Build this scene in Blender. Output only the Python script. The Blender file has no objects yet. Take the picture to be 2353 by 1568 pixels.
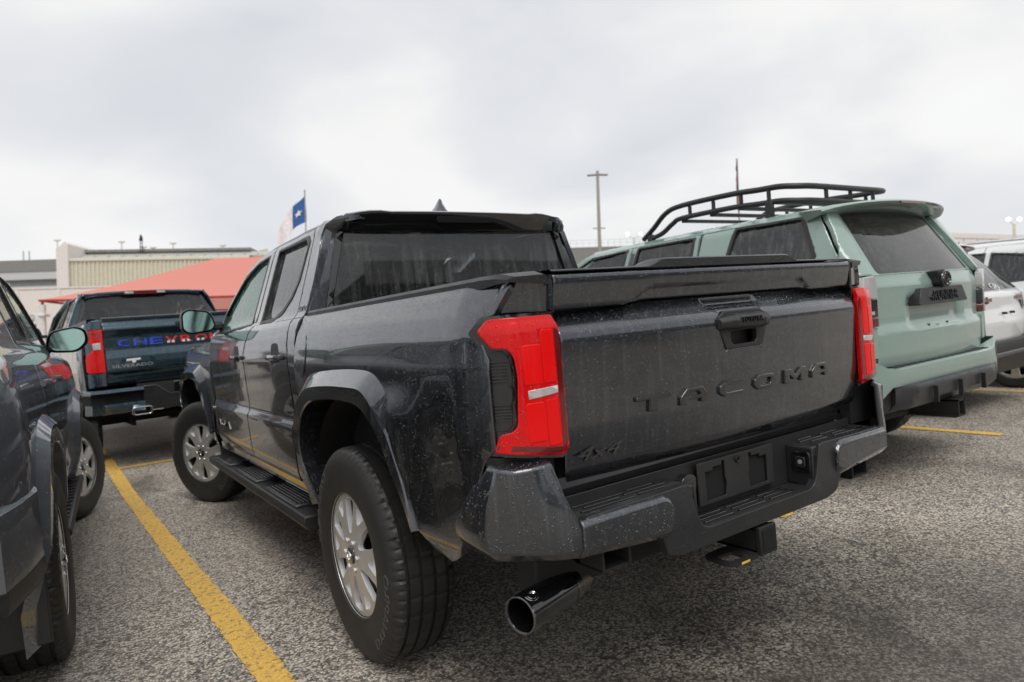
import bpy, bmesh, math, random
import numpy as np
from mathutils import Vector, Matrix
from mathutils.geometry import delaunay_2d_cdt
R = math.radians
scene = bpy.context.scene
C = scene.collection

# ------------------------------------------------------------------ camera
cam_d = bpy.data.cameras.new('camera'); cam = bpy.data.objects.new('camera', cam_d); C.objects.link(cam)
_yaw, _pit, _rol = R(33.983), R(-1.797), R(-5.059)
_f = Vector((math.sin(_yaw)*math.cos(_pit), math.cos(_yaw)*math.cos(_pit), math.sin(_pit)))
_r0 = Vector((math.cos(_yaw), -math.sin(_yaw), 0)); _u0 = _r0.cross(_f)
_r = math.cos(_rol)*_r0 + math.sin(_rol)*_u0; _u = -math.sin(_rol)*_r0 + math.cos(_rol)*_u0
cam.matrix_world = Matrix(((_r.x, _u.x, -_f.x, -1.7767), (_r.y, _u.y, -_f.y, -1.3688), (_r.z, _u.z, -_f.z, 1.2163), (0, 0, 0, 1)))
cam_d.sensor_width = 36; cam_d.lens = 36*1537.5/2353; cam_d.clip_start = .05; cam_d.clip_end = 2000
cam_d.dof.use_dof = True; cam_d.dof.focus_distance = 2.35; cam_d.dof.aperture_fstop = 3.2
scene.camera = cam

# ------------------------------------------------------------------ world: overcast cloud deck over a Nishita sky
world = bpy.data.worlds.new('World'); scene.world = world; world.use_nodes = True
wn = world.node_tree.nodes; wl = world.node_tree.links; wn.clear()
SUN_EL, SUN_AZ = R(58), R(200)
def wnode(t, **k):
    n = wn.new(t)
    for a, b in k.items(): setattr(n, a, b)
    return n
sky = wnode('ShaderNodeTexSky', sky_type='NISHITA', sun_disc=False, sun_elevation=SUN_EL, sun_rotation=SUN_AZ)
tc = wnode('ShaderNodeTexCoord'); mp = wnode('ShaderNodeMapping'); mp.inputs['Scale'].default_value = (1, 1, 1.9); mp.inputs['Location'].default_value = (.35, 1.3, .2)
wl.new(tc.outputs['Generated'], mp.inputs[0])
nz = wnode('ShaderNodeTexNoise'); nz.inputs['Scale'].default_value = 2.6; nz.inputs['Detail'].default_value = 5; nz.inputs['Roughness'].default_value = .44; nz.inputs['Distortion'].default_value = .35
wl.new(mp.outputs[0], nz.inputs['Vector'])
cr = wnode('ShaderNodeValToRGB'); el = cr.color_ramp.elements
el[0].position = .26; el[0].color = (.63, .65, .69, 1); el[1].position = .74; el[1].color = (.93, .93, .94, 1)
e = el.new(.46); e.color = (.75, .76, .785, 1); e = el.new(.57); e.color = (.87, .865, .855, 1)
wl.new(nz.outputs['Fac'], cr.inputs[0])
mul = wnode('ShaderNodeVectorMath', operation='SCALE'); mul.inputs['Scale'].default_value = 10.0
wl.new(cr.outputs[0], mul.inputs[0])
mx = wnode('ShaderNodeMix', data_type='RGBA'); mx.inputs['Factor'].default_value = .96
wl.new(sky.outputs[0], mx.inputs['A']); wl.new(mul.outputs[0], mx.inputs['B'])
bg = wnode('ShaderNodeBackground'); bg.inputs['Strength'].default_value = .1
wl.new(mx.outputs['Result'], bg.inputs[0])
wo = wnode('ShaderNodeOutputWorld'); wl.new(bg.outputs[0], wo.inputs[0])
sun_d = bpy.data.lights.new('sun', 'SUN'); sun_d.energy = 1.5; sun_d.angle = R(30); sun_d.color = (1, .97, .93)
sun = bpy.data.objects.new('sun', sun_d); C.objects.link(sun)
_sd = Vector((math.sin(SUN_AZ)*math.cos(SUN_EL), math.cos(SUN_AZ)*math.cos(SUN_EL), math.sin(SUN_EL)))
sun.rotation_euler = _sd.to_track_quat('Z', 'Y').to_euler(); sun.location = _sd*60
vs = scene.view_settings; vs.view_transform = 'Standard'; vs.look = 'None'; vs.gamma = 1; vs.exposure = .12; vs.use_curve_mapping = False
scene.render.film_transparent = False
try:
    scene.cycles.use_denoising = True; scene.cycles.max_bounces = 8; scene.cycles.transparent_max_bounces = 12
    scene.cycles.caustics_reflective = False; scene.cycles.caustics_refractive = False; scene.cycles.sample_clamp_indirect = 6
except Exception: pass

# ------------------------------------------------------------------ material helpers
MATS = {}
class NT:
    def __init__(s, name):
        s.m = bpy.data.materials.new(name); s.m.use_nodes = True; s.n = s.m.node_tree.nodes; s.l = s.m.node_tree.links
        s.b = s.n['Principled BSDF']; s.o = s.n['Material Output']; MATS[name] = s.m; s._tc = None
    def node(s, t, ins=None, **k):
        n = s.n.new(t)
        for a, b in k.items(): setattr(n, a, b)
        for a, b in (ins or {}).items(): s.put(n, a, b)
        return n
    def put(s, n, key, val):
        if isinstance(val, bpy.types.NodeSocket): s.l.new(val, n.inputs[key])
        else: n.inputs[key].default_value = val
    def p(s, **k):
        for a, b in k.items(): s.put(s.b, a.replace('_', ' '), b)
    def co(s, scale=(1, 1, 1), out='Object'):
        if s._tc is None: s._tc = s.n.new('ShaderNodeTexCoord')
        m = s.node('ShaderNodeMapping', {'Scale': scale, 'Vector': s._tc.outputs[out]}); return m.outputs[0]
    def noise(s, scale, detail=3, rough=.5, vec=None, dist=0, out='Fac'):
        return s.node('ShaderNodeTexNoise', {'Scale': scale, 'Detail': detail, 'Roughness': rough, 'Distortion': dist, 'Vector': vec or s.co()}).outputs[out]
    def vor(s, scale, vec=None, feature='F1', out='Distance', rnd=1.0):
        return s.node('ShaderNodeTexVoronoi', {'Scale': scale, 'Vector': vec or s.co(), 'Randomness': rnd}, feature=feature).outputs[out]
    def ramp(s, fac, stops, mode='LINEAR'):
        r = s.node('ShaderNodeValToRGB', {'Fac': fac}); r.color_ramp.interpolation = mode; e = r.color_ramp.elements
        while len(e) < len(stops): e.new(.5)
        for x, (pos, c) in zip(e, stops):
            x.position = pos; x.color = c if len(c) == 4 else (*c, 1)
        return r.outputs[0]
    def math(s, op, a, b=0.0, clamp=False):
        n = s.node('ShaderNodeMath', operation=op, use_clamp=clamp); s.put(n, 0, a); s.put(n, 1, b); return n.outputs[0]
    def mr(s, v, a, b, c=0.0, d=1.0):
        return s.node('ShaderNodeMapRange', {'Value': v, 'From Min': a, 'From Max': b, 'To Min': c, 'To Max': d}).outputs[0]
    def mix(s, f, a, b):
        n = s.node('ShaderNodeMix', data_type='RGBA'); s.put(n, 'Factor', f); s.put(n, 'A', a if isinstance(a, bpy.types.NodeSocket) or len(a) == 4 else (*a, 1))
        s.put(n, 'B', b if isinstance(b, bpy.types.NodeSocket) or len(b) == 4 else (*b, 1)); return n.outputs['Result']
    def bump(s, h, dist=.002, strength=1.0, normal=None):
        d = {'Height': h, 'Distance': dist, 'Strength': strength}
        if normal is not None: d['Normal'] = normal
        return s.node('ShaderNodeBump', d).outputs[0]

def drops(t, scale=95., size=.34, amount=.75):
    """height field of rain beads, two sizes"""
    hs = []
    for sc, sz, am in ((scale, size, amount), (scale*1.9, size*.95, amount*.8)):
        v = t.node('ShaderNodeTexVoronoi', {'Scale': sc, 'Vector': t.co()}, feature='F1')
        rnd = t.node('ShaderNodeSeparateColor', {'Color': v.outputs['Color']}).outputs[0]
        rad = t.mr(rnd, 1-am, 1.0, 0.02, sz)
        q = t.math('DIVIDE', v.outputs['Distance'], rad)
        q = t.math('SUBTRACT', 1.0, t.math('MULTIPLY', q, q), clamp=True)
        hs.append(t.math('MULTIPLY', t.math('SQRT', q), t.math('DIVIDE', rad, sc)))
    return t.math('MAXIMUM', hs[0], hs[1])

def paint(name, col, metallic=.9, rough=.24, dscale=130., dsize=.30, amount=.8, wet=1.0, bs=.55, cior=1.58):
    t = NT(name)
    fl = t.noise(1400, 1, .5); st = t.noise(6, 4, .6, t.co((1.6, 1.6, .35)))
    c = t.mix(t.mr(fl, .35, .65), tuple(x*.82 for x in col), tuple(x*1.18 for x in col))
    run = t.noise(16, 3, .55, t.co((3.4, 3.4, .20)), .25); c = t.mix(t.mr(run, .52, .66, 0, .38 if metallic > .6 else 0.0), c, tuple(min(1, x*2.1) for x in col))
    t.p(Base_Color=c, Metallic=metallic, Roughness=t.mr(st, .3, .7, rough*.85, rough*1.2), Coat_Weight=1.0, Coat_IOR=cior)
    t.p(Coat_Roughness=t.mr(st, .45, .75, .012, .09 if wet else .04))
    if wet:
        nrm = t.bump(drops(t, dscale, dsize, amount), 1.0, bs)
        t.p(Coat_Normal=nrm, Normal=nrm)
    return t.m
def plain(name, col, rough=.5, metallic=0., coat=0., spec=.5, bumpscale=0, bumpd=.0008, var=.15, wet=0):
    t = NT(name); n = t.noise(9, 4, .6)
    c = t.mix(t.mr(n, .3, .7), tuple(x*(1-var) for x in col), tuple(x*(1+var) for x in col))
    t.p(Base_Color=c, Roughness=rough, Metallic=metallic, Coat_Weight=coat, Specular_IOR_Level=spec)
    h = None
    if bumpscale: t.p(Normal=t.bump(t.noise(bumpscale, 2, .6), bumpd, .8))
    if wet: t.p(Normal=t.bump(drops(t, 105., .34, .75), 1.0, .9), Roughness=t.mr(t.noise(7, 3, .6), .35, .7, rough*.7, rough*1.2))
    return t.m
def glass(name, tint, film=.10, streak=1.0, rough=.0, fc=(.42, .44, .45)):
    """tinted pane: see-through body colour + mirror reflection, with a thin rain film that scatters light"""
    t = NT(name); t.n.remove(t.b)
    tr = t.node('ShaderNodeBsdfTransparent', {'Color': (*tint, 1)})
    gl = t.node('ShaderNodeBsdfGlossy', {'Color': (1, 1, 1, 1), 'Roughness': .02})
    if streak: t.put(gl, 'Normal', t.bump(drops(t, 110., .3, .55), 1.0, .55))
    fr = t.node('ShaderNodeFresnel', {'IOR': 1.5})
    m1 = t.node('ShaderNodeMixShader', {0: t.mr(fr.outputs[0], 0, 1, .02, 1.0), 1: tr.outputs[0], 2: gl.outputs[0]})
    df = t.node('ShaderNodeBsdfDiffuse', {'Color': (*fc, 1)})
    s1 = t.noise(10, 4, .62, t.co((3.2, 3.2, .22)), .3); s2 = t.noise(60, 2, .5)
    fac = t.math('MULTIPLY', t.mr(s1, .47, .7, .12, 1.0), t.mr(s2, .3, .7, .5, 1.1)); fac = t.math('MULTIPLY', fac, film)
    m2 = t.node('ShaderNodeMixShader', {0: fac, 1: m1.outputs[0], 2: df.outputs[0]})
    t.l.new(m2.outputs[0], t.o.inputs[0]); return t.m

M = {}
GREY = (.066, .072, .083)
M['paint'] = paint('wet_dark_grey_paint', GREY)
M['paint_far'] = paint('dark_grey_paint', (.15, .162, .185), metallic=.55, rough=.36, dscale=90, bs=.6)
M['teal'] = paint('dark_teal_paint', (.035, .068, .090), dscale=40, dsize=.3, amount=.5)
M['mint'] = paint('pale_mint_paint', (.252, .352, .312), metallic=.0, rough=.4, dscale=60, dsize=.3, amount=.4, cior=1.55)
M['white'] = paint('white_paint', (.74, .75, .75), metallic=0, rough=.35, dscale=50, dsize=.25, amount=.3, cior=1.5)
M['silver_paint'] = paint('silver_paint', (.45, .46, .47), metallic=.6, rough=.35, dscale=50, dsize=.25, amount=.3)
M['plastic'] = plain('black_textured_plastic', (.022, .022, .023), .45, bumpscale=700, bumpd=.0005, wet=0)
M['plastic_wet'] = plain('wet_black_plastic', (.026, .027, .029), .38, wet=1)
M['bumper_grey'] = plain('satin_grey_bumper', (.060, .063, .070), .36, metallic=.25, coat=.25, wet=1)
M['bumper_paint'] = paint('bumper_grey_paint', (.066, .072, .083), metallic=.85, rough=.28, dscale=95., dsize=.32, amount=.8, bs=.7)
M['gloss_black'] = plain('gloss_black', (.008, .008, .009), .08, coat=1)
M['rubber'] = plain('tyre_rubber', (.022, .0205, .0195), .6, bumpscale=160, bumpd=.0006, var=.25)
M['rubber_wet'] = plain('tyre_tread_rubber', (.022, .020, .019), .45, bumpscale=200, bumpd=.0008, var=.3)
M['letter_grey'] = plain('tyre_letter_grey', (.07, .07, .07), .6)
M['alloy_face'] = plain('machined_grey_alloy', (.56, .545, .52), .36, metallic=.45, coat=.4, bumpscale=500, bumpd=.0002)
M['alloy_bright'] = plain('bright_silver_alloy', (.80, .80, .81), .4, metallic=.3, coat=.3)
M['chrome'] = plain('chrome', (.75, .75, .76), .12, metallic=1)
M['dark_chrome'] = plain('dark_chrome', (.22, .22, .23), .15, metallic=1)
M['steel'] = plain('bare_steel_pipe', (.20, .17, .14), .42, metallic=.9, bumpscale=300, bumpd=.0004, var=.3)
M['under'] = plain('underbody_black', (.012, .012, .012), .7, bumpscale=60, bumpd=.001)
M['liner'] = plain('wheel_liner', (.004, .004, .004), .85, bumpscale=90, bumpd=.001)
M['seat'] = plain('dark_seat_cloth', (.02, .02, .021), .85, bumpscale=400)
M['tint'] = glass('privacy_glass', (.28, .30, .29), film=.20)
M['tint_far'] = glass('lightly_tinted_glass', (.34, .37, .35), film=.06)
M['tint_side'] = glass('privacy_side_glass', (.10, .105, .105), film=.42)
M['tint_side_far'] = glass('dark_side_glass', (.09, .095, .10), film=.22)
M['tint_rear_far'] = glass('dark_rear_glass', (.10, .105, .11), film=.16)
M['clear'] = glass('green_tinted_glass', (.55, .90, .78), film=.60, fc=(.17, .60, .46))
M['clear_far'] = glass('pale_green_glass', (.45, .66, .56), film=.16)
M['mirror'] = NT('mirror_glass').m
_t = NT('mirror_glass_wet'); _t.p(Base_Color=(.32, .48, .44, 1), Metallic=1, Roughness=.06, Normal=_t.bump(drops(_t, 130., .3, .5), 1.0, .5)); M['mirror'] = _t.m
_t = NT('red_lens'); _v = _t.noise(40, 2, .5, _t.co((9, 1, .15)))
_t.p(Base_Color=_t.mix(_t.mr(_v, .3, .7), (.60, .002, .003), (.74, .004, .005)), Roughness=.14, Coat_Weight=.25, Coat_Roughness=.02, Specular_IOR_Level=.3)
_t.p(Subsurface_Weight=.0, Normal=_t.bump(drops(_t, 120., .32, .8), 1.0, .8), Coat_Normal=_t.bump(drops(_t, 120., .32, .8), 1.0, .8)); M['red'] = _t.m
_t = NT('bright_red_lens'); _t.p(Base_Color=(.85, .003, .004, 1), Roughness=.2, Coat_Weight=.2, Coat_Roughness=.03, Specular_IOR_Level=.25, Normal=_t.bump(_t.noise(90, 1, .5, _t.co((9, 1, .1))), .0006, .6)); M['red_bright'] = _t.m
_t = NT('dark_red_lens'); _t.p(Base_Color=(.13, .003, .004, 1), Roughness=.15, Coat_Weight=1); M['darkred'] = _t.m
_t = NT('clear_lens'); _t.p(Base_Color=(.62, .60, .61, 1), Roughness=.12, Coat_Weight=1, Metallic=.3); M['lens'] = _t.m
_t = NT('smoked_lens'); _t.p(Base_Color=(.03, .03, .032, 1), Roughness=.1, Coat_Weight=1); M['smoke'] = _t.m
M['blue'] = plain('blue_decal', (.05, .07, .80), .4)
M['redecal'] = plain('red_decal', (.85, .02, .025), .4)
M['badge_silver'] = plain('silver_badge', (.42, .43, .44), .35, metallic=.4)
M['whitedecal'] = plain('white_decal', (.8, .8, .8), .4)
M['yellowtag'] = plain('yellow_tag', (.75, .50, .08), .5)

# ------------------------------------------------------------------ mesh helpers
def new_obj(name, me, parent=None, mat=None):
    o = bpy.data.objects.new(name, me); C.objects.link(o)
    if mat is not None and me is not None and len(me.materials) == 0: me.materials.append(mat)
    if parent is not None: o.parent = parent
    return o
def mesh(name, V, F, mat, parent=None, sharp=35, normals=None, extra=None, fmat=None):
    me = bpy.data.meshes.new(name); me.from_pydata([tuple(map(float, v)) for v in V], [], [tuple(int(i) for i in f) for f in F])
    me.materials.append(mat)
    for m in (extra or []): me.materials.append(m)
    if fmat is not None: me.polygons.foreach_set('material_index', np.asarray(fmat, dtype=np.int32))
    me.update()
    if sharp is not None:
        me.polygons.foreach_set('use_smooth', np.ones(len(me.polygons), dtype=bool))
        if normals is not None: me.normals_split_custom_set_from_vertices([tuple(map(float, n)) for n in normals])
        else: me.set_sharp_from_angle(angle=R(sharp))
    return new_obj(name, me, parent)
class MB:
    """collects pieces that belong to ONE part"""
    def __init__(s): s.v = []; s.f = []
    def add(s, V, F):
        k = len(s.v); s.v += [tuple(map(float, v)) for v in V]; s.f += [tuple(i+k for i in f) for f in F]; return s
    def box(s, x0, x1, y0, y1, z0, z1, M4=None):
        V = [Vector((x, y, z)) for x in (x0, x1) for y in (y0, y1) for z in (z0, z1)]
        if M4 is not None: V = [M4 @ v for v in V]
        return s.add(V, [(0, 1, 3, 2), (4, 6, 7, 5), (0, 4, 5, 1), (2, 3, 7, 6), (0, 2, 6, 4), (1, 5, 7, 3)])
    def tube(s, pts, r, n=10, caps=True):
        pts = [Vector(p) for p in pts]; rs = r if hasattr(r, '__len__') else [r]*len(pts)
        T = []
        for i in range(len(pts)):
            a = pts[max(i-1, 0)]; b = pts[min(i+1, len(pts)-1)]; T.append((b-a).normalized())
        up = Vector((0, 0, 1)) if abs(T[0].z) < .9 else Vector((1, 0, 0))
        N = (up - T[0]*up.dot(T[0])).normalized(); V = []
        for i, p in enumerate(pts):
            N = (N - T[i]*N.dot(T[i])).normalized(); B = T[i].cross(N)
            V += [p + (N*math.cos(2*math.pi*k/n) + B*math.sin(2*math.pi*k/n))*rs[i] for k in range(n)]
        F = [(i*n+k, i*n+(k+1) % n, (i+1)*n+(k+1) % n, (i+1)*n+k) for i in range(len(pts)-1) for k in range(n)]
        if caps: F += [tuple(range(n))[::-1], tuple((len(pts)-1)*n+k for k in range(n))]
        return s.add(V, F)
    def build(s, name, mat, parent=None, sharp=35): return mesh(name, s.v, s.f, mat, parent, sharp)
def bev(o, w=.004, seg=2, ang=30):
    m = o.modifiers.new('edge', 'BEVEL'); m.width = w; m.segments = seg; m.limit_method = 'ANGLE'; m.angle_limit = R(ang); m.harden_normals = False
    return o
def box(name, b, mat, parent=None, bevel=.006, M4=None):
    o = MB().box(*b, M4=M4).build(name, mat, parent, 30)
    return bev(o, bevel) if bevel else o
def loft(name, rows, mat, parent=None, closed=False, caps=False, sharp=35):
    """rows: list of equally long point lists"""
    n = len(rows[0]); V = [p for r in rows for p in r]; F = []
    for i in range(len(rows)-1):
        for k in range(n if closed else n-1): F.append((i*n+k, i*n+(k+1) % n, (i+1)*n+(k+1) % n, (i+1)*n+k))
    if caps: F += [tuple(range(n))[::-1], tuple((len(rows)-1)*n+k for k in range(n))]
    return mesh(name, V, F, mat, parent, sharp)
def lathe(profile, n=48, axis='X'):
    """profile (a, r) -> V, F about the X axis"""
    V = []; F = []; m = len(profile)
    for k in range(n):
        t = 2*math.pi*k/n
        for a, r in profile: V.append((a, r*math.cos(t), r*math.sin(t)))
    for k in range(n):
        for i in range(m-1): F.append((k*m+i, k*m+i+1, ((k+1) % n)*m+i+1, ((k+1) % n)*m+i))
    return V, F
def sinterp(x, xs, ys, r):
    x = np.asarray(x, float)
    return np.mean([np.interp(x+o, xs, ys) for o in np.linspace(-r, r, 7)], axis=0) if r > 0 else np.interp(x, xs, ys)
def sstep(x, a, b):
    t = np.clip((np.asarray(x, float)-a)/(b-a), 0, 1); return t*t*(3-2*t)
def densify(loop, res, closed=True):
    out = []; n = len(loop)
    for i in range(n if closed else n-1):
        a = np.array(loop[i], float); b = np.array(loop[(i+1) % n], float); k = max(1, int(math.ceil(np.linalg.norm(b-a)/res)))
        out += [tuple(a+(b-a)*j/k) for j in range(k)]
    if not closed: out.append(tuple(loop[-1]))
    return out
def inside(P, loop):
    P = np.asarray(P, float); L = np.asarray(loop, float); x, y = P[:, 0], P[:, 1]; c = np.zeros(len(P), bool); j = len(L)-1
    for i in range(len(L)):
        xi, yi = L[i]; xj, yj = L[j]
        m = ((yi > y) != (yj > y)); d = (yj-yi) if yj != yi else 1e-12
        c ^= m & (x < (xj-xi)*(y-yi)/d+xi); j = i
    return c
def segdist(P, loop):
    P = np.asarray(P, float); L = np.asarray(loop, float); best = np.full(len(P), 1e9)
    for i in range(len(L)):
        a = L[i]; b = L[(i+1) % len(L)]; ab = b-a; q = (ab@ab) or 1e-12
        t = np.clip(((P-a)@ab)/q, 0, 1); best = np.minimum(best, np.linalg.norm(P-a-t[:, None]*ab, axis=1))
    return best
def rounded(loop, r, k=3):
    """round the corners of a 2-D loop"""
    out = []; n = len(loop)
    for i in range(n):
        p = np.array(loop[i], float); a = np.array(loop[i-1], float); b = np.array(loop[(i+1) % n], float)
        da = a-p; db = b-p; la, lb = np.linalg.norm(da), np.linalg.norm(db); rr = min(r, la*.45, lb*.45)
        p0 = p+da/la*rr; p1 = p+db/lb*rr
        out += [tuple((1-t)**2*p0+2*t*(1-t)*p+t*t*p1) for t in np.linspace(0, 1, k+1)]
    return out
def panel(name, loop, f, mat, parent, res=.03, feats=(), holes=(), thick=.012, roll=.003, out=1.0, rim_mat=None, eps=.0015, back=False):
    """a pressed panel: 2-D outline (u, v) lifted by f(U, V) -> (n, 3); own edge, rim depth and exact normals.  out: +1/-1 picks the normal side"""
    loops = [densify(loop, res)] + [densify(h, res) for h in holes]
    pts = []; edges = []; 
    for L in loops:
        k = len(pts); pts += L; edges += [(k+i, k+(i+1) % len(L)) for i in range(len(L))]
    nb = len(pts)
    L0 = np.array(loops[0]); lo, hi = L0.min(0), L0.max(0)
    gu, gv = np.meshgrid(np.arange(lo[0], hi[0]+res, res), np.arange(lo[1], hi[1]+res, res), indexing='ij')
    gu = gu + (np.arange(gu.shape[1]) % 2)[None, :]*res*.5
    G = np.stack([gu.ravel(), gv.ravel()], 1)
    fp = [np.array(densify(q, res, False)) for q in feats]
    def ok(P, d):
        m = inside(P, loop)
        for h in holes: m &= ~inside(P, h)
        for L in [loop]+list(holes): m &= segdist(P, L) > d
        return m
    G = G[ok(G, res*.35)]
    for q in fp:
        q = q[ok(q, res*.12)]
        if len(q):
            G = G[np.min(np.linalg.norm(G[:, None]-q[None], axis=2), axis=1) > res*.45] if len(G) else G
            pts += [tuple(a) for a in q]
    if roll > 0:
        ring = []
        for L in loops:
            A = np.array(L); t = np.roll(A, -1, 0)-np.roll(A, 1, 0); nn = np.stack([-t[:, 1], t[:, 0]], 1); nn /= np.maximum(np.linalg.norm(nn, axis=1), 1e-9)[:, None]
            for s in (1, -1):
                q = A+nn*s*roll*1.6; ring.append(q[ok(q, roll*.9)])
        for q in ring: pts += [tuple(a) for a in q]
    pts += [tuple(a) for a in G]
    V2, E2, F2, ov, oe, of = delaunay_2d_cdt([Vector((float(a), float(b))) for a, b in pts], edges, [], 0, 1e-6, True)
    UV = np.array([(v.x, v.y) for v in V2]); F = np.array([tuple(t) for t in F2 if len(t) == 3])
    cen = UV[F].mean(1); keep = inside(cen, loops[0])
    for L in loops[1:]: keep &= ~inside(cen, L)
    F = F[keep]
    U, Vv = UV[:, 0], UV[:, 1]
    P = np.asarray(f(U, Vv), float)
    du = np.asarray(f(U+eps, Vv))-np.asarray(f(U-eps, Vv)); dv = np.asarray(f(U, Vv+eps))-np.asarray(f(U, Vv-eps))
    N = np.cross(du, dv)*out; N /= np.maximum(np.linalg.norm(N, axis=1), 1e-12)[:, None]
    fn = np.cross(P[F[:, 1]]-P[F[:, 0]], P[F[:, 2]]-P[F[:, 0]])
    flip = (fn*N[F].mean(1)).sum(1) < 0; F[flip] = F[flip][:, ::-1]
    # boundary edges
    cnt = {}
    for t in F:
        for a, b in ((t[0], t[1]), (t[1], t[2]), (t[2], t[0])):
            if (b, a) in cnt: del cnt[(b, a)]
            else: cnt[(a, b)] = 1
    be = list(cnt.keys()); bset = sorted({a for e in be for a in e})
    used = np.zeros(len(P), bool); used[F.ravel()] = True
    outd = np.zeros_like(P)
    for a, b in be:
        d = P[b]-P[a]; o = np.cross(d, (N[a]+N[b])*.5); q = np.linalg.norm(o)
        if q > 1e-12: outd[a] += o/q; outd[b] += o/q
    ql = np.linalg.norm(outd, axis=1); outd[ql > 0] /= ql[ql > 0][:, None]
    Pn = P.copy(); Nn = N.copy()
    if roll > 0 and bset:
        bs = np.array(bset); Pn[bs] -= N[bs]*roll*.7; Nn[bs] = N[bs]*.75+outd[bs]*.65; Nn[bs] /= np.linalg.norm(Nn[bs], axis=1)[:, None]
    remap = -np.ones(len(P), int); idx = np.where(used)[0]; remap[idx] = np.arange(len(idx))
    VV = [tuple(p) for p in Pn[idx]]; NN = [tuple(n) for n in Nn[idx]]; FF = [tuple(remap[list(t)]) for t in F]; fm = [0]*len(FF)
    if thick > 0:
        k0 = len(VV); m = {}
        for j, a in enumerate(bset):
            m[a] = k0+2*j; VV += [tuple(Pn[a]), tuple(Pn[a]-N[a]*thick)]; NN += [tuple(outd[a])]*2
        for a, b in be: FF.append((m[b], m[a], m[a]+1, m[b]+1)); fm.append(1 if rim_mat else 0)
        if back:
            k1 = len(VV); VV += [tuple(p) for p in (Pn-N*thick)[idx]]; NN += [tuple(-n) for n in N[idx]]
            FF += [tuple(k1+remap[i] for i in t[::-1]) for t in F]; fm += [0]*len(F)
    return mesh(name, VV, FF, mat, parent, 35, NN, [rim_mat] if rim_mat else None, fm if rim_mat else None)
def slab(name, loop, mp, mat, parent, depth, holes=(), bevel=0, sharp=30):
    """flat or wrapped solid: 2-D outline mapped by mp(u, v, d) -> xyz, d = 0 front, depth back"""
    loops = [list(loop)]+[list(h) for h in holes]; pts = []; edges = []
    for L in loops:
        k = len(pts); pts += L; edges += [(k+i, k+(i+1) % len(L)) for i in range(len(L))]
    V2, _, F2, *_r = delaunay_2d_cdt([Vector((float(a), float(b))) for a, b in pts], edges, [], 0, 1e-7, True)
    UV = np.array([(v.x, v.y) for v in V2]); F = [tuple(t) for t in F2]
    keep = []
    for t in F:
        c = UV[list(t)].mean(0)[None]
        if inside(c, loop)[0] and not any(inside(c, h)[0] for h in holes): keep.append(t)
    n = len(UV); V = [mp(u, v, 0.0) for u, v in UV]+[mp(u, v, depth) for u, v in UV]
    cnt = {}
    for t in keep:
        for a, b in zip(t, t[1:]+t[:1]):
            if (b, a) in cnt: del cnt[(b, a)]
            else: cnt[(a, b)] = 1
    FF = list(keep)+[tuple(i+n for i in t[::-1]) for t in keep]+[(b, a, a+n, b+n) for a, b in cnt]
    o = mesh(name, V, FF, mat, parent, sharp)
    bmx = bmesh.new(); bmx.from_mesh(o.data); bmesh.ops.recalc_face_normals(bmx, faces=bmx.faces); bmx.to_mesh(o.data); bmx.free()
    if bevel: bev(o, bevel, 2)
    return o
def empty(name, loc=(0, 0, 0), rz=0, parent=None):
    o = bpy.data.objects.new(name, None); C.objects.link(o); o.location = loc; o.rotation_euler = (0, 0, rz); o.empty_display_size = .2
    if parent is not None: o.parent = parent
    return o
def tag(o, label, cat, group=None):
    o['label'] = label; o['category'] = cat
    if group: o['group'] = group
    return o
def struct(o): o['kind'] = 'structure'; return o
def copy_tree(o, parent=None, swap=None):
    c = o.copy(); C.objects.link(c); c.parent = parent
    if swap and c.type == 'MESH':
        for s in c.material_slots:
            if s.material and s.material.name in swap:
                m = swap[s.material.name]; s.link = 'OBJECT'; s.material = m
    for ch in list(o.children): copy_tree(ch, c, swap)
    return c
_txt = {}
def text_poly(s):
    """mesh data (V2, F) of a line of text, unit cap height, x from 0"""
    if s in _txt: return _txt[s]
    cu = bpy.data.curves.new('t', 'FONT'); cu.body = s; cu.resolution_u = 2; o = bpy.data.objects.new('t', cu); C.objects.link(o)
    me = bpy.data.meshes.new_from_object(o.evaluated_get(bpy.context.evaluated_depsgraph_get()))
    V = np.array([tuple(v.co) for v in me.vertices])[:, :2]; F = [tuple(p.vertices) for p in me.polygons]
    bpy.data.objects.remove(o); bpy.data.curves.remove(cu); bpy.data.meshes.remove(me)
    V = V-V.min(0); V /= V[:, 1].max(); _txt[s] = (V, F); return V, F
def lettering(name, s, mp, w, h, mat, parent, depth=.003):
    """text as raised solid letters: mp(u, v, d) with u in 0..w, v in 0..h"""
    V, F = text_poly(s); U = V.copy(); U[:, 0] *= w/V[:, 0].max(); U[:, 1] *= h
    n = len(U); VV = [mp(u, v, 0.) for u, v in U]+[mp(u, v, depth) for u, v in U]; cnt = {}
    for t in F:
        for a, b in zip(t, t[1:]+t[:1]):
            if (b, a) in cnt: del cnt[(b, a)]
            else: cnt[(a, b)] = 1
    FF = list(F)+[tuple(i+n for i in t[::-1]) for t in F]+[(b, a, a+n, b+n) for a, b in cnt]
    return mesh(name, VV, FF, mat, parent, 30)
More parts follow.
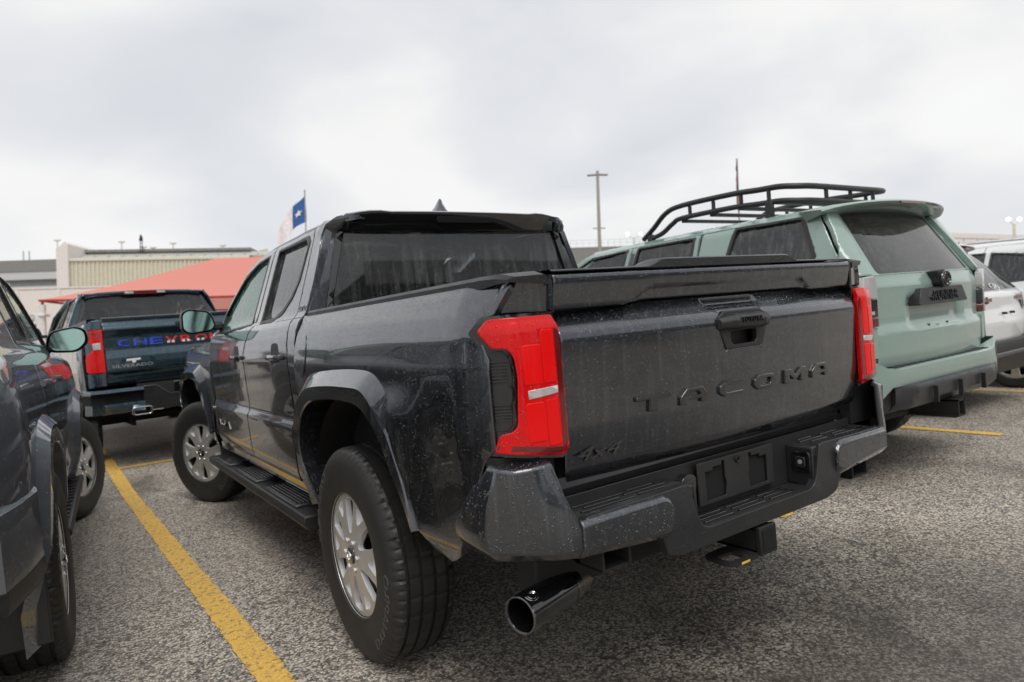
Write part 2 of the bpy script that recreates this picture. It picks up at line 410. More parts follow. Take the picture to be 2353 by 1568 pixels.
GLY = {'T': ([(0, 1), (1, 1), (1, .72), (.63, .72), (.63, 0), (.37, 0), (.37, .72), (0, .72)], []),
       'A': ([(0, 0), (0, .5), (.22, 1), (.78, 1), (1, .5), (1, 0), (.76, 0), (.76, .25), (.24, .25), (.24, 0)], [[(.25, .48), (.36, .74), (.64, .74), (.75, .48)]]),
       'C': ([(.2, 1), (1, 1), (1, .73), (.3, .73), (.24, .62), (.24, .38), (.3, .27), (1, .27), (1, 0), (.2, 0), (0, .27), (0, .73)], []),
       'O': ([(.2, 1), (.8, 1), (1, .73), (1, .27), (.8, 0), (.2, 0), (0, .27), (0, .73)], [[(.3, .73), (.7, .73), (.76, .62), (.76, .38), (.7, .27), (.3, .27), (.24, .38), (.24, .62)]]),
       'M': ([(0, 0), (0, 1), (.24, 1), (.5, .52), (.76, 1), (1, 1), (1, 0), (.77, 0), (.77, .58), (.58, .2), (.42, .2), (.23, .58), (.23, 0)], [])}
# ------------------------------------------------------------------ ground
def gz(x, y): return float(.09*sstep(y, 5.0, 7.4))
_ys = list(np.arange(-12, -2, 1.0))+list(np.arange(-2, 4.8, .6))+list(np.arange(4.8, 7.6, .2))+list(np.arange(8, 30, 2))
_ys = [-700, -200, -60, -25]+_ys+[45, 80, 150, 300, 700]; _xs = [-700, -200, -60, -20, -8, -4, -2, 0, 2, 4, 8, 14, 24, 60, 200, 700]
_V = [(x, y, gz(x, y)) for y in _ys for x in _xs]; _n = len(_xs)
_F = [(j*_n+i, j*_n+i+1, (j+1)*_n+i+1, (j+1)*_n+i) for j in range(len(_ys)-1) for i in range(_n-1)]
def asphalt_col(t):
    """exposed-aggregate asphalt: tan, grey and black chips in a dark binder, damp patches"""
    v = t.node('ShaderNodeTexVoronoi', {'Scale': 104., 'Vector': t.co((1, 1, 1))}, feature='F1')
    v2 = t.node('ShaderNodeTexVoronoi', {'Scale': 230., 'Vector': t.co((1, 1, 1))}, feature='F1')
    r1 = t.node('ShaderNodeSeparateColor', {'Color': v.outputs['Color']}); r2 = t.node('ShaderNodeSeparateColor', {'Color': v2.outputs['Color']})
    c1 = t.ramp(r1.outputs[0], [(0, (.022, .020, .019)), (.18, (.11, .10, .09)), (.40, (.40, .355, .305)), (.65, (.70, .60, .475)), (1, (.98, .89, .75))])
    c2 = t.ramp(r2.outputs[1], [(0, (.04, .04, .04)), (.5, (.38, .365, .35)), (1, (.85, .80, .74))])
    c = t.mix(.22, c1, c2)
    gap = t.mr(v.outputs['Distance'], .42, .72); c = t.mix(t.math('MULTIPLY', gap, .6), c, (.022, .02, .019))
    big = t.noise(.55, 5, .62, dist=.8); mid = t.noise(2.6, 4, .6); 
    damp = t.math('MULTIPLY', t.mr(big, .53, .68), t.mr(mid, .25, .6, .35, 1.0))
    c = t.mix(t.math('MULTIPLY', damp, .72), c, t.mix(.80, c, (.010, .009, .008)))
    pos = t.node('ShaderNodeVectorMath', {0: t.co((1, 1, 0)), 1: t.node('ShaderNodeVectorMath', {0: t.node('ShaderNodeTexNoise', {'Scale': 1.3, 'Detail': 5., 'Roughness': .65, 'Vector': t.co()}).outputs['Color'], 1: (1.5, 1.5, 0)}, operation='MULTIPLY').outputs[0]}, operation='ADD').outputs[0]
    wet_shade = t.mr(t.node('ShaderNodeVectorMath', {0: pos, 1: (1.05, .05, 0)}, operation='DISTANCE').outputs['Value'], 1.0, 2.0, 1.0, 0.0)
    c = t.mix(t.math('MULTIPLY', wet_shade, t.mr(mid, .3, .65, .55, .95)), c, t.mix(.86, c, (.008, .007, .006)))  # wet patch behind the truck, darkened further to stand in for contact shade
    patch = t.noise(.35, 4, .6); c = t.mix(t.mr(patch, .44, .62, 0, .5), c, t.mix(.55, c, (.05, .047, .045)))
    crk = t.vor(.75, vec=t.node('ShaderNodeVectorMath', {0: t.co(), 1: t.node('ShaderNodeTexNoise', {'Scale': 3., 'Detail': 4., 'Vector': t.co()}).outputs['Color']}, operation='ADD').outputs[0], feature='DISTANCE_TO_EDGE')
    c = t.mix(t.mr(crk, .007, .002, 0, .6), c, (.02, .018, .016))
    damp = t.math('MAXIMUM', damp, wet_shade)
    warm = t.noise(.9, 3, .5); c = t.mix(t.mr(warm, .35, .7, 0, .25), c, t.mix(.5, c, (.40, .32, .24)))
    return c, damp, v.outputs['Distance'], r1.outputs[1]
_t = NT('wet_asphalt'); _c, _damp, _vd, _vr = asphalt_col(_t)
_h = _t.math('ADD', _t.math('MULTIPLY', _t.math('SUBTRACT', 1.0, _vd), _t.mr(_vr, 0, 1, .4, 1.0)), _t.noise(400, 2, .6))
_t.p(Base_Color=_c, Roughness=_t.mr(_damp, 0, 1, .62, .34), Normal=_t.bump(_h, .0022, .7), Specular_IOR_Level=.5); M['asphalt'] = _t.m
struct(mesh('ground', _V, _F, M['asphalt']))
_t = NT('worn_yellow_paint'); _c, _damp, _vd, _vr = asphalt_col(_t)
_w1 = _t.noise(38, 5, .7); _w2 = _t.vor(17., feature='DISTANCE_TO_EDGE', vec=_t.node('ShaderNodeMapping', {'Vector': _t.node('ShaderNodeVectorMath', {0: _t.co((1, 1.9, 1)), 1: _t.node('ShaderNodeTexNoise', {'Scale': 14., 'Vector': _t.co()}).outputs['Color']}, operation='ADD').outputs[0]}).outputs[0])
_worn = _t.math('MAXIMUM', _t.mr(_w1, .545, .64), _t.mr(_w2, .022, .006)); _worn = _t.math('MULTIPLY', _worn, .85)
_yel = _t.mix(_t.noise(12, 4, .6), (.92, .53, .09), (.98, .64, .16))
_t.p(Base_Color=_t.mix(_worn, _yel, _t.mix(.4, _c, (.20, .11, .03))), Roughness=.55, Normal=_t.bump(_t.math('ADD', _t.noise(120, 3, .6), _t.math('MULTIPLY', _worn, -1.0)), .004, .8)); M['yellow'] = _t.m
def stripe(a, b, w, seed, name='painted_line'):
    rnd = random.Random(seed); a = Vector(a); b = Vector(b); d = (b-a); L = d.length; d.normalize(); n = Vector((-d.y, d.x)); k = int(L/.03)+1; V = []
    for i in range(k+1):
        p = a+d*(L*i/k); j = .5*w
        for s in (-1, 1):
            q = p+n*s*(j+rnd.uniform(-.006, .006)); V.append((q.x, q.y, gz(q.x, q.y)+.005))
    F = [(2*i, 2*i+1, 2*i+3, 2*i+2) for i in range(k)]
    return struct(mesh(name, V, F, M['yellow']))
stripe((-1.228, .7), (-1.50, 8.2), .112, 1, 'parking_line')
stripe((-1.75, 6.55), (-.2, 6.46), .10, 2, 'parking_line')
stripe((1.47, .86), (1.53, 5.6), .10, 3, 'parking_line')
stripe((4.15, .81), (4.10, 5.6), .10, 4, 'parking_line')
stripe((6.49, .9), (6.40, 5.6), .10, 5, 'parking_line')
stripe((-3.95, .9), (-4.15, 5.6), .10, 6, 'parking_line')

# ------------------------------------------------------------------ wheels
def tyre_mesh(r, w, rim_r, n=144):
    """outer face at -X; treads with four grooves and shoulder sipes"""
    h = w/2
    prof = [(-h*.80, rim_r-.004), (-h*.93, rim_r+.006), (-h*.97, rim_r+.03), (-h*1.0, rim_r+(r-rim_r)*.45), (-h*.985, rim_r+(r-rim_r)*.68), (-h*.935, r-.036), (-h*.85, r-.017), (-h*.75, r-.006)]
    g = [.56, .20]; 
    tread = []
    for c in (-.58, -.20, .20, .58):
        tread += [(c-.055, 0), (c-.038, -.009), (c+.038, -.009), (c+.055, 0)]
    tread = [(-.70, -.002)]+tread+[(.70, -.002)]
    prof += [(h*a, r+d-.004*a*a) for a, d in tread]
    prof += [(-a, q) for a, q in prof[:8]][::-1]
    V, F = lathe(prof, n); m = len(prof); V = [list(v) for v in V]
    for k in range(n):
        q4 = 4 if n > 200 else 2; cut = (k % q4 == 0); big = (k % (q4*4) == 0)
        for i in range(m):
            a, y, z = V[k*m+i]; q = math.hypot(y, z); dr = 0
            if 6 <= i <= 8 or m-9 <= i <= m-7: dr = -.009 if big else (-.0055 if cut else 0)
            elif i in (5, m-6): dr = -.003 if big else 0
            elif 9 <= i < m-9: dr = -.0035 if (k % (q4*2) == (i//4) % 3) else 0
            V[k*m+i] = [a, y*(q+dr)/q, z*(q+dr)/q]
    fm = []
    for k in range(n):
        for i in range(m-1): fm.append(1 if 6 <= i <= m-8 else 0)
    return V, F, fm
def ring_poly(r0, r1, a0, a1, k=5):
    return [(r1*math.cos(a), r1*math.sin(a)) for a in np.linspace(a0, a1, k)]+[(r0*math.cos(a), r0*math.sin(a)) for a in np.linspace(a1, a0, k)]
def disc(r, n): return [(r*math.cos(2*math.pi*i/n), r*math.sin(2*math.pi*i/n)) for i in range(n)]
_wheel_cache = {}
def wheel(parent, x, y, z, side, r=.40, w=.250, rim_r=.229, style='split6', detail=True, face='alloy_face', walls='alloy_bright'):
    key = (r, w, rim_r, style, detail, face)
    e = empty('wheel', (x, y, z), 0 if side < 0 else math.pi, parent)
    if key in _wheel_cache:
        for src in _wheel_cache[key]:
            c = copy_tree(src, e)
        return e
    V, F, fm = tyre_mesh(r, w, rim_r, 288 if detail else 96)
    ty = mesh('tyre', V, F, M['rubber'], e, 24, None, [M['rubber_wet']], fm)
    h = w/2
    prof = [(-h*.80, rim_r+.010), (-h*.86, rim_r+.008), (-h*.86, rim_r-.001), (-h*.74, rim_r-.007), (-h*.5, rim_r-.030), (h*.7, rim_r-.035), (h*.86, rim_r+.006)]
    V, F = lathe(prof, 72); brl = mesh('rim_barrel', V, F, M['under'], e, 40); V, F = lathe([(-h*.80, rim_r+.010), (-h*.875, rim_r+.008), (-h*.875, rim_r+.001), (-h*.80, rim_r-.002)], 72); mesh('rim_lip', V, F, M[face], e, 40)  # barrel coloured black: the shadow behind the spokes is put into its colour
    fx = -h*.80
    def dish(u, v):
        q = np.hypot(u, v); return np.stack([fx+.018*np.cos(np.clip(q/rim_r, 0, 1)*math.pi*.5)*-.6+.016*sstep(q, .03, rim_r*.9)*0 - .004, u, v], 1)
    holes = []
    if style == 'split6':
        for i in range(6):
            a = i*math.pi/3+math.pi/6
            def P(q, da): return (q*math.cos(a+da), q*math.sin(a+da))
            holes.append(rounded([P(rim_r*.36, -.10), P(rim_r*.60, -.20), P(rim_r*.91, -.19), P(rim_r*.93, .0), P(rim_r*.91, .19), P(rim_r*.60, .20), P(rim_r*.36, .10)], .008, 2))
            b = a+math.pi/6
            def Q(q, da): return (q*math.cos(b+da), q*math.sin(b+da))
            holes.append(rounded([Q(rim_r*.64, -.04), Q(rim_r*.88, -.17), Q(rim_r*.90, 0), Q(rim_r*.88, .17), Q(rim_r*.64, .04)], .006, 2))
    else:
        for i in range(6):
            a = i*math.pi/3
            def P(q, da): return (q*math.cos(a+da), q*math.sin(a+da))
            holes.append(rounded([P(rim_r*.40, -.20), P(rim_r*.90, -.33), P(rim_r*.93, 0), P(rim_r*.90, .33), P(rim_r*.40, .20)], .012, 2))
    rim = panel('rim', disc(rim_r+.002, 60), dish, M[face], e, .02 if detail else .035, holes=holes, thick=.020, roll=.002, out=-1 if True else 1, rim_mat=M[walls])
    # pockets floor so the split part of every spoke is a recess, not a hole
    if style == 'split6':
        for i in range(6):
            b = i*math.pi/3+math.pi/3; L = [(rim_r*.61, -.07), (rim_r*.91, -.21), (rim_r*.925, 0), (rim_r*.91, .21), (rim_r*.61, .07)]
            V = [(fx+.006, q*math.cos(b+d), q*math.sin(b+d)) for q, d in L]; mesh('spoke_pocket', V, [(0, 1, 2, 3, 4)], M[walls], rim)
    V, F = lathe([(fx+.06, .15), (fx+.055, .145), (fx+.055, .06), (fx+.06, .05)], 40); mesh('brake_disc', V, F, M['steel'], e, 40)
    V, F = lathe([(h*.3, rim_r-.032), (h*.3, .02)], 40); mesh('brake_shield', V, F, M['under'], e, 40)
    V, F = lathe([(fx-.02, .0005), (fx-.024, .018), (fx-.022, .030), (fx-.012, .036), (fx+.01, .037)], 28); cap = mesh('centre_cap', V, F, M['gloss_black'], e, 40)
    mb = MB()
    for rr, sx, sy in ((.021, 1, .70), (.010, .62, 1.6), (.013, 1.25, .55)):
        mb.tube([(fx-.0255, rr*sx*math.cos(t), rr*sy*math.sin(t)) for t in np.linspace(0, 2*math.pi, 22)], .0014, 5, False)
    mb.build('emblem', M['chrome'], cap)
    for i in range(6):
        a = i*math.pi/3; cy, cz = .057*math.cos(a), .057*math.sin(a)
        V, F = lathe([(fx-.022, .0005), (fx-.022, .007), (fx-.017, .0105), (fx+.01, .0105)], 6)
        mesh('lug_nut', [(v[0], v[1]+cy, v[2]+cz) for v in V], F, M['chrome'], e, 30)
    if detail:
        for s0, word, wd in ((-.62, 'DYNAPRO', 1.0), (2.5, 'DYNAPRO', 1.0)):
            rad = rim_r+(r-rim_r)*.62
            def mp(u, v, d):
                a = s0-u; q = rad-.018+v; return (-h*1.0-.0012+d+abs(v-.018)*.10, q*math.sin(a)*1, q*math.cos(a)*-1)
            lettering('sidewall_lettering', word, mp, wd, .036, M['letter_grey'], ty, .004)
    _wheel_cache[key] = list(e.children); return e

# ------------------------------------------------------------------ the pick-up in the middle
def catmull(P, k=4):
    P = np.array(P, float); out = []
    for i in range(len(P)-1):
        p0, p1, p2, p3 = P[max(i-1, 0)], P[i], P[i+1], P[min(i+2, len(P)-1)]
        for t in np.linspace(0, 1, k, endpoint=False):
            out.append(.5*((2*p1)+(-p0+p2)*t+(2*p0-5*p1+4*p2-p3)*t*t+(-p0+3*p1-3*p2+p3)*t**3))
    out.append(P[-1]); return [tuple(q) for q in out]
FA = [(1.43, .52), (1.50, .60), (1.54, .70), (1.53, .80), (1.475, .885), (1.403, .933), (1.309, .961), (1.111, .978), (.907, .979), (.802, .968), (.727, .934), (.685, .89), (.662, .84), (.632, .765), (.565, .67), (.52, .59)]
FB = [(1.52, .50), (1.575, .60), (1.60, .72), (1.585, .84), (1.53, .93), (1.45, .98), (1.333, 1.018), (1.094, 1.034), (.891, 1.036), (.772, 1.032), (.709, 1.006), (.672, .965), (.640, .925), (.602, .85), (.545, .72), (.512, .598)]
FD = [(1.585, .49), (1.635, .60), (1.642, .74), (1.63, .87), (1.58, .98), (1.49, 1.045), (1.371, 1.075), (1.10, 1.092), (.86, 1.095), (.747, 1.083), (.68, 1.048), (.625, 1.012), (.592, .96), (.568, .88), (.525, .74), (.495, .60)]
ZB = [.45, .53, .60, .80, 1.00, 1.10, 1.17, 1.24, 1.29, 1.32]; XB = [.86, .885, .903, .915, .920, .922, .913, .892, .868, .848]
ZD = [.45, .535, .60, .78, .806, .834, .86, 1.0, 1.12, 1.22, 1.28, 1.305, 1.32, 1.34, 1.72, 1.75, 1.775]
XD = [.86, .89, .908, .918, .917, .900, .898, .907, .912, .902, .886, .872, .848, .838, .705, .685, .64]
def Wb(y, z):
    x = sinterp(z, ZB, XB, .012)
    t = np.clip((.21-np.asarray(y, float))/.21, 0, 1); x = x-.048*t**1.8
    k = np.exp(-((np.asarray(y)-.32)/.22)**2)*np.exp(-((z-.98)/.13)**2)
    b = np.exp(-((np.asarray(y)-.60)/.17)**2)*sstep(z, .50, .62)*sstep(-np.asarray(z), -1.06, -.93); return x+.006*k+.026*b
def Wd(y, z): return sinterp(z, ZD, XD, .008)
def Wf(y, z):
    x = sinterp(z, [.45, .535, .60, .80, 1.0, 1.10, 1.17, 1.22, 1.26], [.86, .89, .908, .916, .918, .915, .895, .85, .78], .015)
    t = np.clip((np.asarray(y, float)-4.75)/.6, 0, 1); return x-.16*t*t
def side_f(Wfun, s, off=0.0):
    return lambda u, v: np.stack([s*(Wfun(u, v)+off), u, v], 1)

def build_tacoma():
    T = empty('pickup_truck'); tag(T, 'large wet dark grey crew-cab pickup truck with black raised tailgate letters, in the middle', 'pickup truck')
    P = M['paint']
    def gate_T(x, z):
        y = sinterp(z, [.76, .778, .80, .92, 1.15, 1.174, 1.224, 1.24], [.03, .012, -.008, -.025, -.037, -.033, .024, .03], .005)
        y = y+.030*(np.asarray(x)/.70)**2
        # pocket above the handle
        m = sstep(z, 1.197, 1.203)*sstep(-np.asarray(z), -1.222, -1.216)*sstep(-np.abs(x), -.135, -.12)
        return y+.010*m
    fgate = lambda u, v: np.stack([u, gate_T(u, v), v], 1)
    hexo = [(-.126, 1.162), (-.088, 1.186), (.088, 1.186), (.126, 1.162), (.090, 1.069), (-.090, 1.069)]
    gl = [(-.706, .80), (-.68, .765), (.68, .765), (.706, .80), (.706, 1.226), (.45, 1.228), (.38, 1.238), (-.38, 1.238), (-.45, 1.228), (-.706, 1.226)]
    gate = panel('tailgate', gl, fgate, P, T, .017, feats=[[(-.69, 1.176), (.69, 1.176)], [(-.69, 1.168), (.69, 1.168)], [(-.69, .80), (.69, .80)], [(-.13, 1.2), (.13, 1.2)], [(-.13, 1.219), (.13, 1.219)]], holes=[hexo], thick=.02, roll=.003, out=1)
    # spoiler across the top
    def sp_T(x, z):
        y = sinterp(z, [1.222, 1.236, 1.30, 1.322, 1.335], [.015, -.004, -.018, -.018, -.006], .004)+.020*(np.asarray(x)/.70)**2
        zz = 1.276; m = sstep(-np.asarray(z), -zz-.004, -zz+.004)*sstep(-np.abs(np.asarray(x)), -(.36+(zz-np.asarray(z))*1.9)-.006, -(.36+(zz-np.asarray(z))*1.9)+.006)
        return y+.014*m
    spl = [(-.706, 1.229), (-.455, 1.230), (-.385, 1.241), (.385, 1.241), (.455, 1.230), (.706, 1.229), (.706, 1.326), (-.706, 1.326)]
    spo = panel('tailgate_spoiler', spl, lambda u, v: np.stack([u, sp_T(u, v), v], 1), P, gate, .010, feats=[[(-.36, 1.272), (.36, 1.272)], [(-.36, 1.280), (.36, 1.280)], [(-.35, 1.27), (-.42, 1.236)], [(-.375, 1.27), (-.445, 1.236)], [(.35, 1.27), (.42, 1.236)], [(.375, 1.27), (.445, 1.236)]], thick=.05, roll=.004)
    for s in (-1, 1):
        slab('spoiler_end_cap', [(s*.709, 1.225), (s*.722, 1.235), (s*.722, 1.322), (s*.709, 1.326)], lambda u, v, d: (u, .006+d+.03*(1.33-v), v), P, gate, .08)
    # top cap with the raised middle
    rows = []
    for x in np.concatenate([np.linspace(-.706, -.40, 6), np.linspace(-.36, -.29, 4), np.linspace(-.2, .2, 5), np.linspace(.29, .36, 4), np.linspace(.40, .706, 6)]):
        hz = 1.338+.021*float(sstep(-abs(x), -.362, -.30)); b = .020*(x/.70)**2
        rows.append([(x, -.008+b, 1.331), (x, -.010+b, hz-.004), (x, -.004+b, hz), (x, .05+b, hz+.002), (x, .085+b, hz-.004), (x, .09+b, 1.30)])
    loft('top_cap', rows, M['plastic_wet'], gate, sharp=40)
    box('gate_inner_panel', (-.70, .70, .06, .085, .78, 1.33), M['under'], gate, 0)
    # handle
    bz = slab('handle_bezel', hexo, lambda u, v, d: (u, gate_T(0, 1.16)*0-.036+.03*(u/.7)**2+d, v), M['plastic'], gate, .02, holes=[[(-.064, 1.122), (.064, 1.122), (.064, 1.092), (.050, 1.080), (-.050, 1.080), (-.064, 1.092)]], bevel=.003)
    box('handle_cavity', (-.07, .07, .005, .012, 1.07, 1.13), M['plastic'], bz, 0)
    def grip(x0, x1, name, mat, drop=0.0):
        rows = [[(x, -.034, 1.176), (x, -.058+drop, 1.172), (x, -.070+drop, 1.155), (x, -.066+drop, 1.134), (x, -.052, 1.125), (x, -.030, 1.127)] for x in (x0, x1)]
        return bev(loft(name, rows, mat, bz, closed=True, caps=True, sharp=30), .004)
    g0 = grip(-.067, .067, 'handle_grip', M['plastic'])
    for s in (-1, 1):
        a = [(s*.069, -.034, 1.176), (s*.069, -.058, 1.172), (s*.069, -.071, 1.155), (s*.069, -.066, 1.134), (s*.069, -.052, 1.125), (s*.069, -.030, 1.127)]
        b = [(s*.128, -.020, 1.168), (s*.122, -.045, 1.164), (s*.118, -.054, 1.152), (s*.118, -.050, 1.136), (s*.120, -.040, 1.128), (s*.124, -.022, 1.130)]
        bev(loft('handle_end', [a, b] if s < 0 else [b, a], M['plastic'], bz, closed=True, caps=True, sharp=30), .004)
    lettering('handle_lettering', 'TOYOTA', lambda u, v, d: (u-.052, -.0735+d+.004*abs(v-.01)/.01*0+(v-.009)*-.0, 1.146+v), .104, .017, M['gloss_black'], g0, .006)
    # TACOMA letters
    X0 = [-.477, -.305, -.135, .033, .198, .364]; WD = [.134, .115, .113, .113, .124, .110]
    for ch, x0, w in zip('TACOMA', X0, WD):
        lp, hs = GLY[ch]; sc = lambda L: [(x0+a*w+.006*b, .9245+b*.047) for a, b in L]
        slab('tailgate_letter', sc(lp), lambda u, v, d: (u, float(gate_T(u, v))-.009+d, v), M['gloss_black'], gate, .014, [sc(h) for h in hs], bevel=.003)
    lettering('four_wheel_drive_badge', '4x4', lambda u, v, d: (-.69+u+v*.9, float(gate_T(-.6, .85))-.009+d, .828+v), .150, .034, M['gloss_black'], gate, .008)
    # ---- bed sides, flares, rails, lights, both sides
    for s in (-1, 1):
        rs = .024 if s < 0 else .05
        mid = [((a[0]+d[0])/2, (a[1]+d[1])/2) for a, d in zip(FA, FD)]
        lp = [(.03, 1.318), (1.655, 1.318), (1.655, .49)]+mid+[(.46, .545), (.37, .522), (.30, .558), (.19, .71), (.10, .855), (.060, .895), (.055, 1.12), (.078, 1.162), (.098, 1.195), (.078, 1.228), (.055, 1.234)]
        bs = panel('bed_side', lp, side_f(Wb, s), P, T, rs, thick=.02, roll=.003, out=-s*-1 if s > 0 else -1)
        def fl(dy, par, name):
            A, B, D = (catmull(q, 4) for q in (FA, FB, FD)); rows = [[], [], [], [], [], []]
            for ii, (a, b, d) in enumerate(zip(A, B, D)):
                lq = .030*float(sstep(ii/len(A), .62, .95))+.03*float(sstep(-ii/len(A), -.18, 0))
                wq = float(Wb(d[0], d[1])) if dy == 0 else float(Wf(d[0]+dy, d[1])) if d[0]+dy > 3.7 else .91
                rows[0].append((s*.80, a[0]+dy, a[1])); rows[1].append((s*(.962-lq), a[0]+dy, a[1])); rows[2].append((s*(.968-lq), a[0]+dy+(b[0]-a[0])*.08, a[1]+(b[1]-a[1])*.08))
                rows[3].append((s*(.970-lq), b[0]+dy-(b[0]-a[0])*.04, b[1]-(b[1]-a[1])*.04)); rows[4].append((s*(.964-lq), b[0]+dy+(d[0]-b[0])*.10, b[1]+(d[1]-b[1])*.10)); rows[5].append((s*(wq-.004), d[0]+dy, d[1]))
            R2 = [list(r) for r in zip(*rows)]
            if s > 0: R2 = R2[::-1]
            return loft(name, R2, P, par, sharp=32)
        fl(0, T, 'wheel_arch_flare'); fl(3.35, T, 'wheel_arch_flare')
        # fuel door on the driver's side
        if s < 0:
            fd = rounded([(1.50, 1.235), (1.60, 1.22), (1.635, 1.10), (1.60, 1.035), (1.50, 1.06), (1.47, 1.15)], .04, 4)
            panel('fuel_door', fd, side_f(Wb, s, .004), P, bs, .03, thick=.012, roll=.003, out=-1)
        rows = [[(s*.853, y, 1.302), (s*.853, y, 1.326), (s*.842, y, 1.336), (s*.745, y, 1.338), (s*.735, y, 1.332), (s*.735, y, 1.29)] for y in (-.0, .4, .8, 1.2, 1.60)]
        rows = [[(s*.832, .030, 1.312), (s*.832, .030, 1.318), (s*.815, .016, 1.324), (s*.735, .004, 1.326), (s*.725, .004, 1.32), (s*.725, .004, 1.30)], [(s*.846, .075, 1.308), (s*.846, .072, 1.324), (s*.836, .055, 1.335), (s*.742, .035, 1.338), (s*.735, .035, 1.332), (s*.735, .035, 1.29)]]+[[(x, .13, z) for x, y, z in rows[0]]]+rows[1:]
        loft('bed_rail_cap', rows if s < 0 else rows[::-1], M['plastic_wet'], T, sharp=30, caps=True)
        q = [(s*.716, 1.320), (s*.829, 1.320), (s*.870, 1.236), (s*.716, 1.228)]
        bev(slab('bed_corner_panel', q, lambda u, v, d: (u if d == 0 else s*(abs(u)*.985), .008+(1.33-v)*.16+.30*max(0, abs(u)-.72)+d, v), P, T, .10), .004)
        # tail lamp
        def cy(x): return sinterp(np.abs(x), [.70, .78, .84, .875, .90, .915], [.004, .008, .022, .045, .085, .125], .008)
        ll = [(-.906, 1.192), (-.888, 1.222), (-.728, 1.222), (-.714, 1.18), (-.712, .868), (-.722, .857), (-.897, .885), (-.885, .932), (-.864, .934), (-.852, .95), (-.844, 1.07), (-.848, 1.121), (-.861, 1.146), (-.888, 1.148)]
        ll = [(-s*a, b) for a, b in ll]; sg = lambda L: [(-s*a, b) for a, b in L]
        lamp = empty('tail_lamp', parent=T)
        fr = panel('lamp_housing', rounded([(s*.911, 1.19), (s*.893, 1.23), (s*.716, 1.23), (s*.709, 1.18), (s*.708, .86), (s*.718, .848), (s*.900, .876), (s*.893, .95), (s*.893, 1.14)], .004, 1), lambda u, v: np.stack([u, cy(u)+.004, v], 1), M['gloss_black'], lamp, .03, thick=.06, roll=0)
        def lens_y(u, v):
            c = .010*sstep(v, .86, .88)*sstep(-v, -1.222, -1.19); return cy(u)-.006-c-.006*np.sin((np.abs(u)-.70)/.2*math.pi)
        ln = panel('red_lens', rounded(ll, .008, 2), lambda u, v: np.stack([u, lens_y(u, v), v], 1), M['red'], lamp, .014, thick=.014, roll=.002)
        panel('lens_edge_strip', sg([(-.716, 1.17), (-.728, 1.195), (-.733, 1.18), (-.732, .882), (-.716, .872)]), lambda u, v: np.stack([u, lens_y(u, v)-.0012, v], 1), M['darkred'], ln, .03, thick=.004, roll=0)
        panel('lens_lower_strip', sg([(-.733, .884), (-.733, .869), (-.893, .892), (-.889, .905)]), lambda u, v: np.stack([u, lens_y(u, v)-.0012, v], 1), M['darkred'], ln, .03, thick=.004, roll=0)
        for q0, q1, z0, z1 in ((.738, .776, 1.050, 1.185), (.780, .828, 1.050, 1.150), (.738, .776, .890, 1.008), (.780, .830, .905, 1.004)):
            panel('light_guide', rounded(sg([(-q0, z0), (-q0, z1), (-q1, z1), (-q1, z0)]), .006, 2), lambda u, v: np.stack([u, lens_y(u, v)-.0018, v], 1), M['red_bright'], ln, .03, thick=.004, roll=.0012)
        panel('reversing_lamp', sg([(-.736, 1.022), (-.736, 1.041), (-.822, 1.036), (-.822, 1.014)]), lambda u, v: np.stack([u, lens_y(u, v)-.002, v], 1), M['lens'], ln, .03, thick=.006, roll=.001)
        vb = panel('lamp_vent', sg([(-.889, 1.142), (-.862, 1.142), (-.849, 1.12), (-.845, 1.07), (-.853, .952), (-.865, .937), (-.888, .937), (-.892, .98), (-.892, 1.10)]), lambda u, v: np.stack([u, cy(u)-.001, v], 1), M['plastic'], lamp, .03, thick=.01, roll=.002)
        for z in list(np.linspace(1.065, 1.115, 7))+list(np.linspace(.965, 1.005, 6)):
            V = [(s*x, float(cy(x))-.006+d, z+h) for x in (.857, .886) for d in (0, .008) for h in (-.0018, .0018)]
            mesh('vent_rib', V, [(0, 1, 3, 2), (4, 6, 7, 5), (0, 4, 5, 1), (2, 3, 7, 6), (0, 2, 6, 4), (1, 5, 7, 3)], M['gloss_black'], vb, 30)
        box('lamp_lower_filler', (min(s*.72, s*.90), max(s*.72, s*.90), .05, .10, .70, .87), M['under'], lamp, 0)
        # wheel liner
        rows = [[(s*x, 1.055+dy+(.53 if x < .8 else .52)*math.cos(a), .44+.55*math.sin(a)) for a in np.linspace(.12, math.pi-.14, 15)] for x in (.50, .90) for dy in (0,)]
        loft('wheel_liner', rows, M['liner'], T, sharp=60)
        rows = [[(x, y+3.35, z) for x, y, z in r] for r in rows]; loft('wheel_liner', rows, M['liner'], T, sharp=60)
        box('wheel_well_wall', (min(s*.47, s*.50), max(s*.47, s*.50), .45, 1.65, .45, 1.02), M['liner'], T, 0)
        box('wheel_well_wall', (min(s*.47, s*.50), max(s*.47, s*.50), 3.8, 5.0, .45, 1.02), M['liner'], T, 0)
        # doors
        rw = [(2.45, 1.322), (2.455, 1.715), (1.935, 1.715), (1.885, 1.68), (1.90, 1.50), (1.955, 1.42), (2.06, 1.355), (2.20, 1.322)]
        fw = [(2.655, 1.322), (2.645, 1.712), (2.92, 1.70), (3.18, 1.645), (3.40, 1.52), (3.60, 1.37), (3.64, 1.30), (3.30, 1.300)]
        rd = [(2.692, .545), (1.83, .545), (1.80, .62), (1.795, 1.18), (1.80, 1.34), (1.822, 1.55), (1.84, 1.70), (1.88, 1.745), (2.50, 1.752), (2.555, 1.745), (2.56, 1.31), (2.60, 1.27), (2.692, 1.15)]
        fdr = [(2.700, .545), (3.62, .545), (3.70, .62), (3.72, .90), (3.73, 1.22), (3.72, 1.295), (3.62, 1.395), (3.41, 1.553), (3.18, 1.68), (2.92, 1.738), (2.63, 1.752), (2.567, 1.745), (2.567, 1.318), (2.608, 1.276), (2.700, 1.155)]
